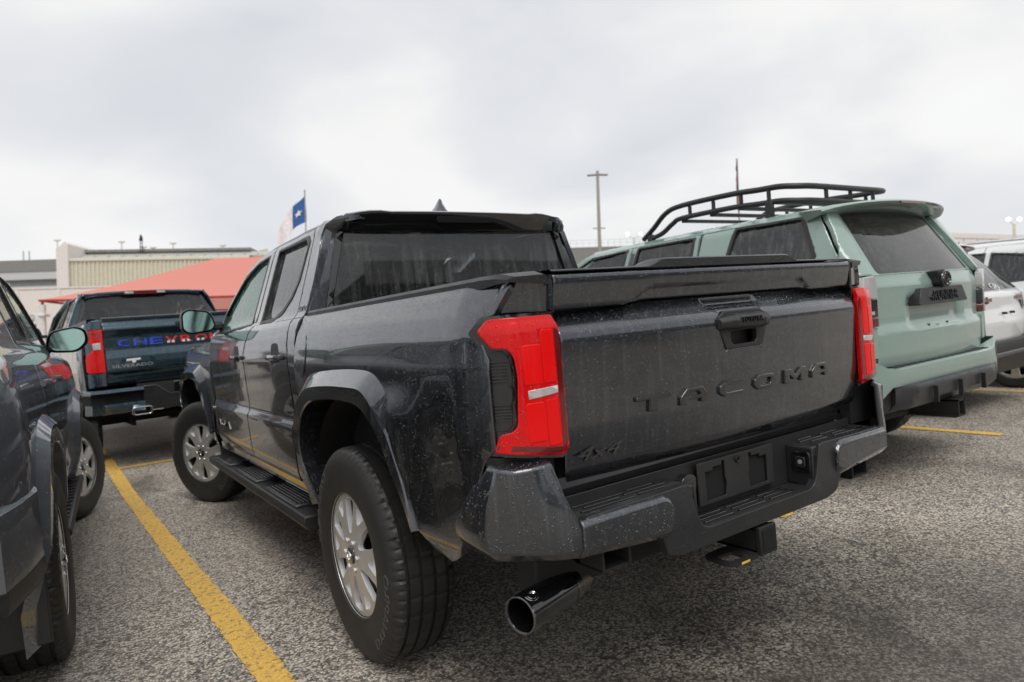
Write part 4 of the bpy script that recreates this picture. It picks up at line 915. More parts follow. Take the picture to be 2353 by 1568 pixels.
def build_wagon(name, label, pm, loc, rz, rack=False, res=.05, near=None, glassm='tint_side_far', group=None, steer=0):
    """boxy five-door off-road wagon; origin under the rear bumper"""
    T = empty(name, loc, rz); tag(T, label, 'suv', group); P = M[pm]
    ZS = [.38, .46, .56, .74, .90, 1.02, 1.14, 1.22, 1.262, 1.285, 1.70, 1.735, 1.765]; XS = [.86, .895, .915, .925, .930, .925, .912, .892, .862, .838, .715, .675, .60]
    ra, fa = 1.03, 3.82
    def W(y, z):
        y = np.asarray(y, float); x = sinterp(z, ZS, XS, .014)
        t = np.clip((.55-y)/.55, 0, 1); x = x-.115*t**2.2
        t = np.clip((y-4.1)/.7, 0, 1); return x-.20*t**2.2
    # windows (y, z)
    qw = [(.40, 1.44), (.50, 1.70), (1.02, 1.712), (1.10, 1.40), (1.06, 1.36), (.44, 1.36)]
    rw = [(1.40, 1.31), (1.37, 1.70), (1.96, 1.705), (2.05, 1.31)]
    fw = [(2.14, 1.31), (2.08, 1.705), (2.52, 1.69), (2.80, 1.585), (3.05, 1.42), (3.14, 1.31)]
    for s in (-1, 1):
        rr = res if s == near else res*1.6
        A = arch(ra, .44, .48, .46); A2 = arch(fa, .44, .48, .46)
        quarter = [(1.30, .50)]+[p for p in A if p[1] > .50]+[(.47, .60), (.42, .74), (.22, .78), (.13, .80), (.13, 1.28), (.27, 1.45), (.40, 1.70), (.44, 1.745), (1.20, 1.755), (1.27, 1.70), (1.30, 1.40)]
        quarter = [(1.335, .50)]+[(max(a, .47) if b < .55 else a, b) for a, b in A if b > .46]+[(.45, .745), (.14, .80), (.14, 1.28), (.28, 1.45), (.40, 1.70), (.44, 1.748), (1.24, 1.758), (1.30, 1.72), (1.335, 1.40)]
        b0 = panel('quarter_panel', quarter, side_f(W, s), P, T, rr, holes=[qw], thick=.02, out=s)
        d1 = panel('rear_door', [(1.545, .48), (2.085, .48), (2.09, 1.30), (2.02, 1.735), (1.985, 1.758), (1.33, 1.762), (1.345, 1.40), (1.345, 1.05), (1.50, .86), (1.535, .70)], side_f(W, s), P, T, rr, holes=[rw], feats=[[(1.36, 1.27), (2.07, 1.27)]], thick=.02, out=s)
        d2 = panel('front_door', [(2.095, .48), (3.20, .48), (3.235, .60), (3.25, 1.26), (3.16, 1.37), (2.84, 1.62), (2.54, 1.735), (2.03, 1.758), (2.03, 1.735), (2.10, 1.30)], side_f(W, s), P, T, rr, holes=[fw], feats=[[(2.12, 1.27), (3.2, 1.27)]], thick=.02, out=s)
        wing = [(3.26, 1.26), (4.0, 1.20), (4.45, 1.12), (4.55, 1.0), (4.55, .62)]+[p for p in A2 if p[1] > .46]+[(3.26, .50)]
        wing = [(3.26, 1.255), (4.0, 1.205), (4.42, 1.12), (4.52, 1.0), (4.52, .62), (4.33, .60)]+[p for p in A2 if p[1] > .55]+[(3.30, .50), (3.26, .52)]
        panel('front_wing', wing, side_f(W, s), P, T, rr, thick=.02, out=s)
        side_glass(T, b0, s, W, qw, glassm); side_glass(T, d1, s, W, rw, glassm); side_glass(T, d2, s, W, fw, 'clear_far')
        panel('pillar_trim', [(2.055, 1.32), (1.975, 1.72), (2.012, 1.73), (2.088, 1.32)], side_f(W, s, .003), M['gloss_black'], d1, .08, thick=.01, out=s)
        flare(T, s, W, ra, .44, .455, .435, P, .13, .038); flare(T, s, W, fa, .44, .455, .435, P, .13, .038)
        liner(T, s, ra, .50, .92); liner(T, s, fa, .50, .92)
        for dd, y0 in ((d1, 1.42), (d2, 2.14)):
            rows = [[(s*(.912+a*k), y, 1.115+b) for a, b in ((.0, -.014), (.026, -.014), (.036, 0), (.028, .014), (.0, .016))] for y, k in ((y0, .4), (y0+.02, 1.2), (y0+.15, 1.25), (y0+.19, .5))]
            loft('door_handle', rows, P, dd, closed=True, caps=True, sharp=40)
        mirror_unit(T, s, .95, 3.02, 1.345, P)
        st = bev(loft('running_board', [[(s*.945, y, .40), (s*.955, y, .37), (s*.93, y, .34), (s*.78, y, .335), (s*.77, y, .39)] for y in ((1.58, 3.30) if s > 0 else (3.30, 1.58))], M['plastic'], T, closed=True, caps=True), .008)
        box('step_pad', (min(s*.80, s*.93), max(s*.80, s*.93), 1.64, 3.24, .39, .404), M['plastic_wet'], st, .004)
        for k in range(14): box('pad_rib', (min(s*.80, s*.93), max(s*.80, s*.93), 1.70+k*.11, 1.73+k*.11, .403, .409), M['gloss_black'], st, 0)
        rows = [[(s*.895, y, .50), (s*.88, y, .44), (s*.70, y, .42)] for y in (1.50, 3.26)]; loft('sill', rows[::s], M['plastic'], T)
        mf = MB().box(min(s*.70, s*.93), max(s*.70, s*.93), .50, .515, .24, .56).build('mud_flap', M['plastic'], T); bev(mf, .01)
        wheel(T, s*.825, ra, .388, s, .39, .265, .225, 'five', detail=(near == s)); wheel(T, s*.825, fa, .388, s, .39, .265, .225, 'five', detail=(near == s)).rotation_euler.z += R(steer)
        # tail lamp wrapping the corner
        def cy(x): return sinterp(np.abs(x), [.68, .76, .81, .835, .850], [.098, .11, .135, .17, .24], .01)
        lamp = empty('tail_lamp', parent=T)
        sg = lambda L: [(s*a, b) for a, b in L]
        panel('clear_lens', sg([(.705, 1.255), (.735, 1.285), (.83, 1.28), (.848, 1.25), (.848, 1.155), (.705, 1.155)]), lambda u, v: np.stack([u, cy(u)-.022, v], 1), M['lens'], lamp, .03, thick=.04, roll=.004)
        panel('smoked_lens', sg([(.705, 1.15), (.848, 1.15), (.848, 1.04), (.705, 1.045)]), lambda u, v: np.stack([u, cy(u)-.018, v], 1), M['smoke'], lamp, .03, thick=.04, roll=.003)
        panel('red_lens', sg([(.705, 1.04), (.848, 1.035), (.846, .985), (.705, .99)]), lambda u, v: np.stack([u, cy(u)-.018, v], 1), M['darkred'], lamp, .03, thick=.04, roll=.003)
        panel('lamp_reflector', sg([(.74, 1.08), (.80, 1.08), (.80, 1.06), (.74, 1.06)]), lambda u, v: np.stack([u, cy(u)-.021, v], 1), M['lens'], lamp, .03, thick=.004, roll=0)
        # body behind the lamp: corner post
        panel('corner_post', sg([(.70, .80), (.84, .80), (.84, .98), (.70, .985)]), lambda u, v: np.stack([u, cy(u)-.004, v], 1), P, T, .03, thick=.03)
        panel('rear_pillar', sg([(.60, 1.70), (.70, 1.295), (.845, 1.29), (.70, 1.72)]), lambda u, v: np.stack([u, cy(np.minimum(np.abs(u)+.03, .84))+.62*np.clip(v-1.29, 0, 1)-.006, v], 1), P, T, .03, thick=.03, roll=.006)
    # hatch
    def gy(x, z):
        y = sinterp(z, [.70, .735, .80, .93, 1.0, 1.22, 1.275], [.09, .07, .055, .052, .075, .068, .09], .012)+.05*(np.abs(np.asarray(x))/.70)**3
        px = sstep(-np.abs(np.asarray(x)), -.40, -.30); pz = sstep(z, .93, .97)*sstep(-np.asarray(z), -1.17, -1.12); return y+.028*px*pz
    gt = panel('hatch', rounded([(-.695, .72), (.695, .72), (.70, 1.285), (-.70, 1.285)], .02, 2), lambda u, v: np.stack([u, gy(u, v), v], 1), P, T, res*.8, feats=[[(-.68, .93), (.68, .93)], [(-.68, 1.0), (.68, 1.0)], [(-.68, .80), (.68, .80)]], thick=.03)
    gyl = lambda v: .115+.62*np.clip(np.asarray(v)-1.29, -.1, 1)
    fr = panel('hatch_frame', [(-.70, 1.288), (.70, 1.288), (.60, 1.73), (-.60, 1.73)], lambda u, v: np.stack([u, gyl(v)-.02+.05*(np.abs(u)/.70)**3, v], 1), P, gt, .06, holes=[rounded([(-.585, 1.305), (.585, 1.305), (.52, 1.71), (-.52, 1.71)], .03, 3)], thick=.02)
    panel('rear_glass', rounded([(-.60, 1.298), (.60, 1.298), (.535, 1.715), (-.535, 1.715)], .03, 3), lambda u, v: np.stack([u, gyl(v)-.022+.05*(np.abs(u)/.70)**3, v], 1), M['tint_rear_far'], gt, .06, thick=.004, roll=0)
    gn = slab('plate_garnish', rounded([(-.33, 1.085), (-.275, 1.19), (.275, 1.19), (.33, 1.085)], .015, 2), lambda u, v, d: (u, .028+.06*max(0, v-1.085)+d, v), M['plastic_wet'], gt, .07, bevel=.01)
    em = MB()
    for rr, ax, az in ((.058, 1, .78), (.030, .62, 1.35), (.036, 1.2, .5)): em.tube([(rr*ax*math.cos(t), .012, 1.235+rr*az*math.sin(t)) for t in np.linspace(0, 2*math.pi, 26)], .007, 6, False)
    e0 = em.build('hatch_emblem', M['gloss_black'], gt); slab('emblem_base', rounded([(-.085, 1.29), (-.06, 1.25), (-.06, 1.20), (0, 1.18), (.06, 1.20), (.06, 1.27), (.02, 1.295)], .02, 3), lambda u, v, d: (u, .025+d, v), M['plastic'], gt, .07)
    lettering('hatch_lettering', '4RUNNER', lambda u, v, d: (u-.19, .020+.06*(v+.02)+d, 1.105+v), .38, .062, M['gloss_black'], gn, .012)
    for x in (-.125, .125): box('plate_hole', (x-.007, x+.007, gy(0, .95)-.002+.0, gy(0, .95)+.03, .925, .962), M['liner'], gt, 0)
    # roof and its spoiler
    def rz_(x, y):
        y = np.asarray(y, float); ax = np.abs(np.asarray(x, float))/.70; return 1.785-.015*(y-1.5)**2*.5-.03*ax**2-.035*sstep(ax, .84, 1.03)-.02*sstep(-y, -.6, -.2)
    rf = panel('roof', rounded([(-.66, .40), (.66, .40), (.70, .8), (.70, 2.3), (.63, 2.62), (-.63, 2.62), (-.70, 2.3), (-.70, .8)], .06, 3), lambda u, v: np.stack([u, v, rz_(u, v)], 1), P, T, .08, thick=.03, roll=.006)
    rows = []
    for x in np.linspace(-.775, .775, 25):
        k = abs(x)/.775; zt = 1.772-.030*k**2-.02*k**8; y0 = .17+.17*k**3
        rows.append([(x*.87, .68-.12*k, zt+.012), (x*.97, y0+.16, zt+.007), (x, y0+.012, zt-.004), (x, y0, zt-.016), (x*.99, y0+.015, zt-.030), (x*.95, y0+.13, zt-.058), (x*.87, .58-.06*k, zt-.06)])
    sp = loft('roof_spoiler', rows, P, rf, closed=True, caps=True, sharp=50)
    slab('brake_lamp', [(-.16, 1.742), (.16, 1.742), (.16, 1.752), (-.16, 1.752)], lambda u, v, d: (u, .172+d, v), M['darkred'], sp, .01)
    panel('windscreen', [(-.62, 0), (.62, 0), (.74, 1), (-.74, 1)], lambda u, v: np.stack([u, 2.60+.72*np.asarray(v)-.10*(np.asarray(u)/.7)**2, 1.745-.47*np.asarray(v)+.02*np.sin(np.asarray(v)*math.pi)], 1), M['clear_far'], T, .15, thick=0, roll=0, out=1)
    for s in (-1, 1):
        rows = [[(s*(.61+.14*t+a), 2.56+.72*t+b, 1.745-.47*t+.02*math.sin(t*math.pi)+c) for a, b, c in ((-.01, 0, .01), (.04, -.04, -.02), (.06, -.10, -.035), (.02, -.05, -.05))] for t in np.linspace(0, 1, 7)]
        loft('windscreen_pillar', rows[::-s], P, T, closed=True, caps=True, sharp=40)
    panel('bonnet', [(-.80, 3.27), (.80, 3.27), (.80, 4.0), (.70, 4.45), (.3, 4.58), (-.3, 4.58), (-.70, 4.45), (-.80, 4.0)], lambda u, v: np.stack([u, v, 1.265-.075*(np.asarray(v)-3.27)/1.0-.10*sstep(v, 4.1, 4.65)-.03*(np.abs(u)/.8)**3], 1), P, T, .09, thick=.03)
    ns = loft('nose', [[(x*.80, 4.66-.22*abs(x)**3, z) for x in np.linspace(-1, 1, 11)] for z in (1.08, .95, .75, .55, .42)], P, T, sharp=40); box('grille', (-.5, .5, 4.65, 4.70, .70, 1.02), M['plastic'], ns, .03)
    for s in (-1, 1): box('head_lamp', (min(s*.50, s*.78), max(s*.50, s*.78), 4.42, 4.60, .86, 1.02), M['lens'], T, .03)
    # bumper: painted upper with step, black lower
    bpx = empty('rear_bumper', parent=T); xs = np.concatenate([[-.935, -.93, -.91, -.87, -.80], np.linspace(-.70, .70, 15), [.80, .87, .91, .93, .935]])
    def by(x):
        k = abs(x)/.935; return .02+.10*max(0, (k-.62)/.38)**2+.34*max(0, (k-.93)/.07)**1.5
    def row(x, prof): return [(x*q, by(x)+dy, z) for q, dy, z in prof]
    upl = [row(x, ((.98, .11, .735) if abs(x) < .76 else (.985, .004, .800), (.995, .022, .735+.055*float(sstep(abs(x), .68, .78))), (1, 0, .725+.055*float(sstep(abs(x), .68, .78))), (1.0, -.005, .65), (1.0, .0, .56 if abs(x) > .74 else .63), (.99, .03, .545 if abs(x) > .74 else .62))) for x in xs]
    loft('bumper_cover', upl, P, bpx, sharp=32)
    lw = [row(x, ((1, .02, .635), (1, -.028, .628), (1, -.038, .61), (1, -.034, .53), (.99, .01, .485), (.97, .10, .475))) for x in np.linspace(-.66, .66, 17)]
    lw = [[(x, y+.06*sstep(abs(x), .58, .68), z) for x, y, z in r] for r in lw]
    lo_ = loft('bumper_guard', lw, M['plastic_wet'], bpx, caps=True, sharp=32)
    sl = [row(x, ((1, .04, .60), (1, .05, .50), (.98, .10, .46))) for x in xs]; loft('bumper_skirt', sl, M['plastic'], bpx, sharp=30)
    bt = bev(MB().box(-.66, .66, .04, .12, .70, .737).build('bumper_step', M['plastic_wet'], bpx), .006)
    for k in range(16): box('step_rib', (-.62+k*.08, -.57+k*.08, .045, .10, .735, .742), M['plastic'], bt, .002)
    for x in (-.33, 0, .33): box('guard_rib', (x-.006, x+.006, -.046, -.02, .50, .60), M['plastic'], lo_, 0)
    hi = MB()
    for x in (-.05, .035): hi.box(x, x+.015, -.03, .3, .37, .47)
    hi.box(-.05, .05, -.03, .3, .46, .475).box(-.06, .06, -.02, .3, .36, .372); hi.build('hitch_receiver', M['under'], T)
    # underside and cabin
    box('floor_pan', (-.84, .84, .15, 4.4, .46, .50), M['under'], T, 0); MB().tube([(-.7, ra, .38), (.7, ra, .38)], .05).build('rear_axle', M['under'], T); box('muffler', (-.5, .3, .25, .55, .36, .50), M['under'], T, .04)
    for x in (-.38, .38):
        sb = bev(MB().box(x-.24, x+.24, 2.15, 2.27, .85, 1.42).build('front_seat', M['seat'], T), .05); bev(MB().box(x-.12, x+.12, 2.14, 2.22, 1.44, 1.58).build('head_rest', M['seat'], sb), .04)
    sb = bev(MB().box(-.66, .66, 1.15, 1.27, .80, 1.36).build('rear_seat', M['seat'], T), .05)
    for x in (-.4, .4): bev(MB().box(x-.12, x+.12, 1.16, 1.24, 1.38, 1.50).build('head_rest', M['seat'], sb), .04)
    bev(MB().box(-.74, .74, 3.0, 3.4, .95, 1.25).build('dashboard', M['seat'], T), .05); box('cargo_cover', (-.70, .70, .25, 1.1, 1.02, 1.05), M['seat'], T, 0)
    if rack:
        K = empty('roof_rack', parent=T); M_ = M['plastic']
        def rail(dz, inset):
            a = [(-.62+inset, 1.98-dz*1.2, 1.775), (-.62+inset, 1.86-dz, 1.85-dz*.55), (-.62+inset, 1.72-dz*.7, 1.945-dz*.95), (-.62+inset, 1.55, 1.975-dz), (-.62+inset, 1.1, 1.968-dz), (-.62+inset, .88, 1.952-dz), (-.60+inset, .73, 1.945-dz), (-.54, .64, 1.932-dz), (-.42, .59, 1.926-dz), (0, .575, 1.922-dz)]
            a = [tuple(q) for q in catmull(a, 4)]; return a+[(-x, y, z) for x, y, z in a[::-1][1:]]
        MB().tube(rail(0, 0), .020, 12).build('top_rail', M_, K); MB().tube(rail(.095, 0), .019, 12).build('lower_rail', M_, K)
        for s in (-1, 1):
            for y in (.80, 1.02, 1.26, 1.48): MB().tube([(s*.618, y, 1.955), (s*.620, y, 1.865)], .014, 8).build('upright', M_, K)
            for y in (.80, 1.9): bev(MB().box(min(s*.605, s*.635), max(s*.605, s*.635), y-.03, y+.03, 1.74, 1.865-(.06 if y > 1 else 0)).build('rack_foot', M_, K), .01)
        for x in (-.3, 0, .3): MB().tube([(x, .582, 1.925), (x, .582, 1.83)], .014, 8).build('upright', M_, K)
        for y in (.80, 1.03, 1.28, 1.55): box('crossbar', (-.61, .61, y-.03, y+.03, 1.845, 1.865), M_, K, .006)
    return T
mint = build_wagon('off_road_wagon', 'pale mint green off-road SUV with black roof rack, right of the large dark grey pickup', 'mint', (2.88, .58, 0), 0, True, .04, -1)
greyw = build_wagon('parked_wagon', 'dark grey SUV with running boards, cut off by the left edge beside the yellow line', 'paint_far', (-2.84, 1.02, 0), R(-3.0), False, .035, 1, steer=-22)

# ------------------------------------------------------------------ dark teal pick-up in the row ahead
def build_chevy():
    T = empty('parked_pickup_truck', (-.675, 6.3, .09), R(5.0)); tag(T, 'dark teal pickup truck with blue and red letters across its tailgate', 'pickup truck'); P = M['teal']
    def W(y, z):
        y = np.asarray(y, float); x = sinterp(z, [.45, .55, .75, .95, 1.10, 1.25, 1.38, 1.44, 1.46, 1.49, 1.86, 1.90], [.90, .93, .945, .95, .955, .945, .915, .88, .86, .85, .71, .66], .015)
        t = np.clip((.30-y)/.30, 0, 1); x = x-.06*t*t; t = np.clip((y-5.0)/.6, 0, 1); return x-.15*t*t
    ra, fa = 1.20, 4.90
    gyf = lambda x, z: sinterp(z, [.82, .85, .945, .96, 1.12, 1.16, 1.33, 1.36, 1.41, 1.43, 1.48], [.02, .0, 0, -.022, -.02, -.006, -.006, -.03, -.028, .01, -.02], .006)+.02*(np.asarray(x)/.75)**2
    gt = panel('tailgate', [(-.745, .83), (.745, .83), (.745, 1.475), (-.745, 1.475)], lambda u, v: np.stack([u, gyf(u, v), v], 1), P, T, .05, feats=[[(-.73, z), (.73, z)] for z in (.945, .96, 1.12, 1.16, 1.33, 1.36, 1.41, 1.43)], thick=.05)
    loft('top_cap', [[(x, -.01+.02*(x/.75)**2, 1.475), (x, -.015+.02*(x/.75)**2, 1.49), (x, .03, 1.497), (x, .10, 1.49)] for x in np.linspace(-.745, .745, 9)], M['plastic_wet'], gt)
    word = 'CHEVROLET'
    for i, ch in enumerate(word):
        m = 'blue' if i < 3 else 'redecal'
        lt = lettering('tailgate_letter', ch, lambda u, v, d: (-.63+i*.1425+u, float(gyf(0, 1.25))-.004+d+.02*((-.63+i*.1425)/.75)**2, 1.205+v), .115, .066, M[m], gt, .004)
        if i >= 3:
            for k in range(2): box('letter_stripe', (-.615+i*.1425+k*.045, -.59+i*.1425+k*.045, float(gyf(0, 1.25))-.0055+.02*((-.63+i*.1425)/.75)**2, float(gyf(0, 1.25))-.004+.02*((-.63+i*.1425)/.75)**2, 1.206, 1.228), M['whitedecal'], lt, 0)
    lettering('model_badge', 'SILVERADO', lambda u, v, d: (-.70+u, float(gyf(0, 1.0))-.003+d, .998+v), .36, .029, M['badge_silver'], gt, .006)
    slab('decal_cap', [(-.570, 1.058), (-.570, 1.078), (-.445, 1.080), (-.445, 1.062), (-.490, 1.058), (-.490, 1.038), (-.522, 1.038), (-.522, 1.058)], lambda u, v, d: (u, float(gyf(0, 1.05))-.003+d, v), M['whitedecal'], gt, .005)
    box('tailgate_handle', (-.10, .10, -.035, .02, 1.375, 1.425), M['plastic'], gt, .01)
    for s in (-1, 1):
        A = arch(ra, .48, .50, .47)
        bs = [(.06, 1.47), (1.75, 1.47), (1.75, .55)]+[p for p in A if p[1] > .5]+[(.55, .58), (.45, .66), (.10, .80), (.10, 1.38)]
        panel('bed_side', bs, side_f(W, s), P, T, .05, thick=.02, out=s)
        flare(T, s, W, ra, .48, .47, .44, P, .09, .02); liner(T, s, ra, .52, .94); liner(T, s, fa, .52, .94); flare(T, s, W, fa, .48, .47, .44, P, .09, .02)
        def cy(x): return sinterp(np.abs(x), [.75, .83, .88, .905, .92], [.0, .012, .05, .10, .16], .01)
        sg = lambda L: [(s*a, b) for a, b in L]; lamp = empty('tail_lamp', parent=T)
        ol = [(.752, 1.385), (.905, 1.375), (.912, 1.31), (.845, 1.235), (.838, 1.19), (.895, 1.14), (.905, 1.10), (.905, .985), (.885, .965), (.752, .965)]
        panel('red_lens', sg(ol), lambda u, v: np.stack([u, cy(u)-.012, v], 1), M['red'], lamp, .03, thick=.05, roll=.003)
        panel('reversing_lamp', sg([(.775, 1.255), (.842, 1.25), (.835, 1.19), (.775, 1.19)]), lambda u, v: np.stack([u, cy(u)-.016, v], 1), M['lens'], lamp, .03, thick=.01, roll=.002)
        panel('lens_outline', sg([(.775, 1.36), (.89, 1.352), (.89, 1.30), (.775, 1.30)]), lambda u, v: np.stack([u, cy(u)-.0145, v], 1), M['darkred'], lamp, .04, holes=[sg([(.79, 1.345), (.875, 1.34), (.875, 1.312), (.79, 1.312)])], thick=.004, roll=0)
        panel('lamp_surround', sg([(.76, 1.38), (.915, 1.37), (.918, .97), (.76, .97)]), lambda u, v: np.stack([u, cy(u)+.004, v], 1), P, lamp, .04, thick=.03)
        panel('corner_post', sg([(.752, .83), (.91, .82), (.92, .96), (.752, .96)]), lambda u, v: np.stack([u, cy(u), v], 1), P, T, .03, thick=.03)
        panel('corner_cap', sg([(.752, 1.39), (.90, 1.38), (.87, 1.47), (.752, 1.475)]), lambda u, v: np.stack([u, cy(u)+.01, v], 1), P, T, .03, thick=.03)
        loft('bed_rail_cap', [[(s*.87, y, 1.455), (s*.865, y, 1.488), (s*.80, y, 1.492), (s*.79, y, 1.45)] for y in (.03, 1.72)][::-s], M['plastic'], T)
        rw = [(1.98, 1.50), (2.0, 1.85), (2.62, 1.86), (2.66, 1.50)]; fw = [(2.78, 1.50), (2.74, 1.86), (3.2, 1.83), (3.55, 1.68), (3.82, 1.50)]
        d1 = panel('rear_door', [(1.90, .55), (2.72, .55), (2.72, 1.49), (2.69, 1.885), (1.90, 1.885)], side_f(W, s), P, T, .08, holes=[rw], thick=.02, out=s)
        d2 = panel('front_door', [(2.73, .55), (3.95, .55), (3.95, 1.46), (3.60, 1.70), (3.22, 1.865), (2.70, 1.885), (2.73, 1.49)], side_f(W, s), P, T, .08, holes=[fw], thick=.02, out=s)
        panel('cab_corner', [(1.77, .55), (1.89, .55), (1.89, 1.885), (1.77, 1.885)], side_f(W, s), P, T, .08, thick=.02, out=s)
        side_glass(T, d1, s, W, rw, 'tint_side_far'); side_glass(T, d2, s, W, fw, 'clear_far')
        panel('front_wing', [(3.96, .55)]+[(3.96, 1.45), (4.6, 1.40), (5.3, 1.30), (5.45, 1.1), (5.45, .6), (5.42, .56)]+[p for p in arch(fa, .48, .50, .47) if p[1] > .5], side_f(W, s), P, T, .09, thick=.02, out=s)
        mirror_unit(T, s, 1.10, 3.75, 1.52, P, 1.2)
        wheel(T, s*.86, ra, .40, s, .405, .275, .254, 'five', False); wheel(T, s*.86, fa, .40, s, .405, .275, .254, 'five', False)
        rows = [[(s*.93, y, .55), (s*.90, y, .48), (s*.7, y, .46)] for y in (1.75, 3.95)]; loft('sill', rows[::s], M['plastic'], T)
        pl = [(s*.655, 1.86), (s*.785, 1.46), (s*.85, 1.46), (s*.70, 1.89)]
        panel('cab_rear_pillar', pl, lambda u, v: np.stack([u, 1.76+.10*(np.asarray(v)-1.46)/.4, v], 1), P, T, .08, thick=.03)
        # bumper corners with the corner step
        b = [(.46, -.10, .80), (.80, -.085, .80), (.90, -.02, .80), (.945, .12, .80)]
        rows = [[(s*x, y+dy, z+dz) for x, y, z in b] for dy, dz in ((.03, .0), (0, -.004), (-.008, -.035), (.03, -.05))]
        loft('bumper_upper', [r[::s] for r in rows][::1], P, T, sharp=25)
        rows = [[(s*x, y+dy, z+dz) for x, y, z in b] for dy, dz in ((.03, -.05), (.06, -.07), (.06, -.14))]; loft('corner_step_recess', [r[::s] for r in rows], M['liner'], T)
        rows = [[(s*x, y+dy, z+dz) for x, y, z in b] for dy, dz in ((.06, -.14), (-.008, -.145), (-.012, -.17), (.03, -.24), (.10, -.25))]; loft('bumper_lower', [r[::s] for r in rows], P, T, sharp=25)
        tip = [(s*.40, .52), (s*.58, .52), (s*.58, .60), (s*.40, .60)]
        slab('exhaust_tip', rounded(tip, .03, 4), lambda u, v, d: (u, -.115+d, v), M['chrome'], T, .10, holes=[rounded(shrink(tip, .02), .02, 4)], bevel=.004); box('tip_inside', (min(s*.41, s*.57), max(s*.41, s*.57), -.06, -.04, .53, .59), M['liner'], T, 0)
    slab('bumper_centre', [(-.46, .80), (-.34, .80), (-.22, .70), (.22, .70), (.34, .80), (.46, .80), (.46, .55), (-.46, .55)], lambda u, v, d: (u, -.095+.05*max(0, .66-v)/.1+d, v), M['plastic_wet'], T, .05, bevel=.008)
    box('bumper_back', (-.50, .50, -.02, .04, .60, .82), M['plastic'], T, 0); box('plate_recess', (-.17, .17, -.03, -.021, .71, .81), M['gloss_black'], T, .004)
    h = MB(); h.box(-.04, .04, -.12, .3, .44, .52).box(-.015, .015, -.10, -.05, .33, .45); h.build('hitch_receiver', M['steel'], T)
    MB().tube([(-.8, ra, .40), (.8, ra, .40)], .05).build('rear_axle', M['under'], T); box('floor_pan', (-.85, .85, .10, 5.2, .58, .62), M['under'], T, 0); box('spare_tyre', (-.35, .35, .3, .95, .58, .74), M['rubber'], T, .08)
    bd = MB().box(-.78, .78, .08, 1.72, .85, .87).box(-.79, -.77, .08, 1.72, .87, 1.46).box(.77, .79, .08, 1.72, .87, 1.46); bd.build('bed_liner', M['plastic'], T)
    box('cab_rear_wall', (-.86, .86, 1.755, 1.775, .6, 1.47), P, T, 0)
    gl = [(-.64, 1.845), (.64, 1.845), (.775, 1.465), (-.775, 1.465)]; fg = lambda o: (lambda u, v: np.stack([u, 1.765+o+.10*(np.asarray(v)-1.46)/.4, v], 1))
    rg = panel('rear_window', gl, fg(0), M['tint_far'], T, .2, thick=0, roll=0, out=1); panel('window_seal', shrink(gl, -.02), fg(-.008), M['gloss_black'], rg, .1, holes=[shrink(gl, .03)], thick=.012, roll=.002)
    rzf = lambda u, v: np.stack([u, v, 1.905-.02*(np.abs(u)/.68)**2-.035*sstep(np.abs(u), .56, .70)+.02*sstep(v, 1.8, 2.2)], 1)
    rf = panel('roof', rounded([(-.68, 1.82), (.68, 1.82), (.70, 3.1), (-.70, 3.1)], .06, 3), rzf, P, T, .12, thick=.04, roll=.006)
    lb = loft('roof_lip', [[(x, 1.90, 1.90-.02*(x/.68)**2), (x, 1.80, 1.897-.02*(x/.68)**2), (x, 1.795, 1.88-.02*(x/.68)**2), (x, 1.86, 1.85)] for x in np.linspace(-.66, .66, 11)], P, rf)
    bl = slab('brake_lamp', [(-.245, 1.855), (-.225, 1.895), (.225, 1.895), (.245, 1.855)], lambda u, v, d: (u, 1.79+d, v), M['darkred'], rf, .03)
    for s in (-1, 1): box('cargo_lamp', (min(s*.13, s*.225), max(s*.13, s*.225), 1.785, 1.80, 1.862, 1.888), M['lens'], bl, .004)
    panel('windscreen', [(-.66, 0), (.66, 0), (.80, 1), (-.80, 1)], lambda u, v: np.stack([u, 3.08+.92*np.asarray(v), 1.89-.42*np.asarray(v)], 1), M['clear_far'], T, .3, thick=0, roll=0)
    for s in (-1, 1): MB().tube([(s*.68, 3.05, 1.885), (s*.80, 3.5, 1.70), (s*.86, 3.97, 1.46)], .035, 8).build('windscreen_pillar', P, T)
    panel('bonnet', [(-.84, 3.98), (.84, 3.98), (.80, 5.40), (-.80, 5.40)], lambda u, v: np.stack([u, v, 1.46-.10*(np.asarray(v)-3.98)/1.4], 1), P, T, .2, thick=.03)
    ns = loft('nose', [[(x*.86, 5.55-.15*abs(x)**3, z) for x in np.linspace(-1, 1, 9)] for z in (1.36, 1.1, .8, .5)], P, T, sharp=40)
    for x in (-.40, .40):
        sb = bev(MB().box(x-.26, x+.26, 2.85, 2.98, .95, 1.58).build('front_seat', M['seat'], T), .05); bev(MB().box(x-.13, x+.13, 2.84, 2.92, 1.59, 1.76).build('head_rest', M['seat'], sb), .05)
    bev(MB().box(-.7, .7, 1.92, 2.02, .95, 1.50).build('rear_seat', M['seat'], T), .05); bev(MB().box(-.8, .8, 3.6, 4.0, 1.1, 1.46).build('dashboard', M['seat'], T), .05); bev(MB().box(-.12, .12, 3.35, 3.37, 1.72, 1.80).build('inside_mirror', M['seat'], T), .02)
    return T
chevy = build_chevy()

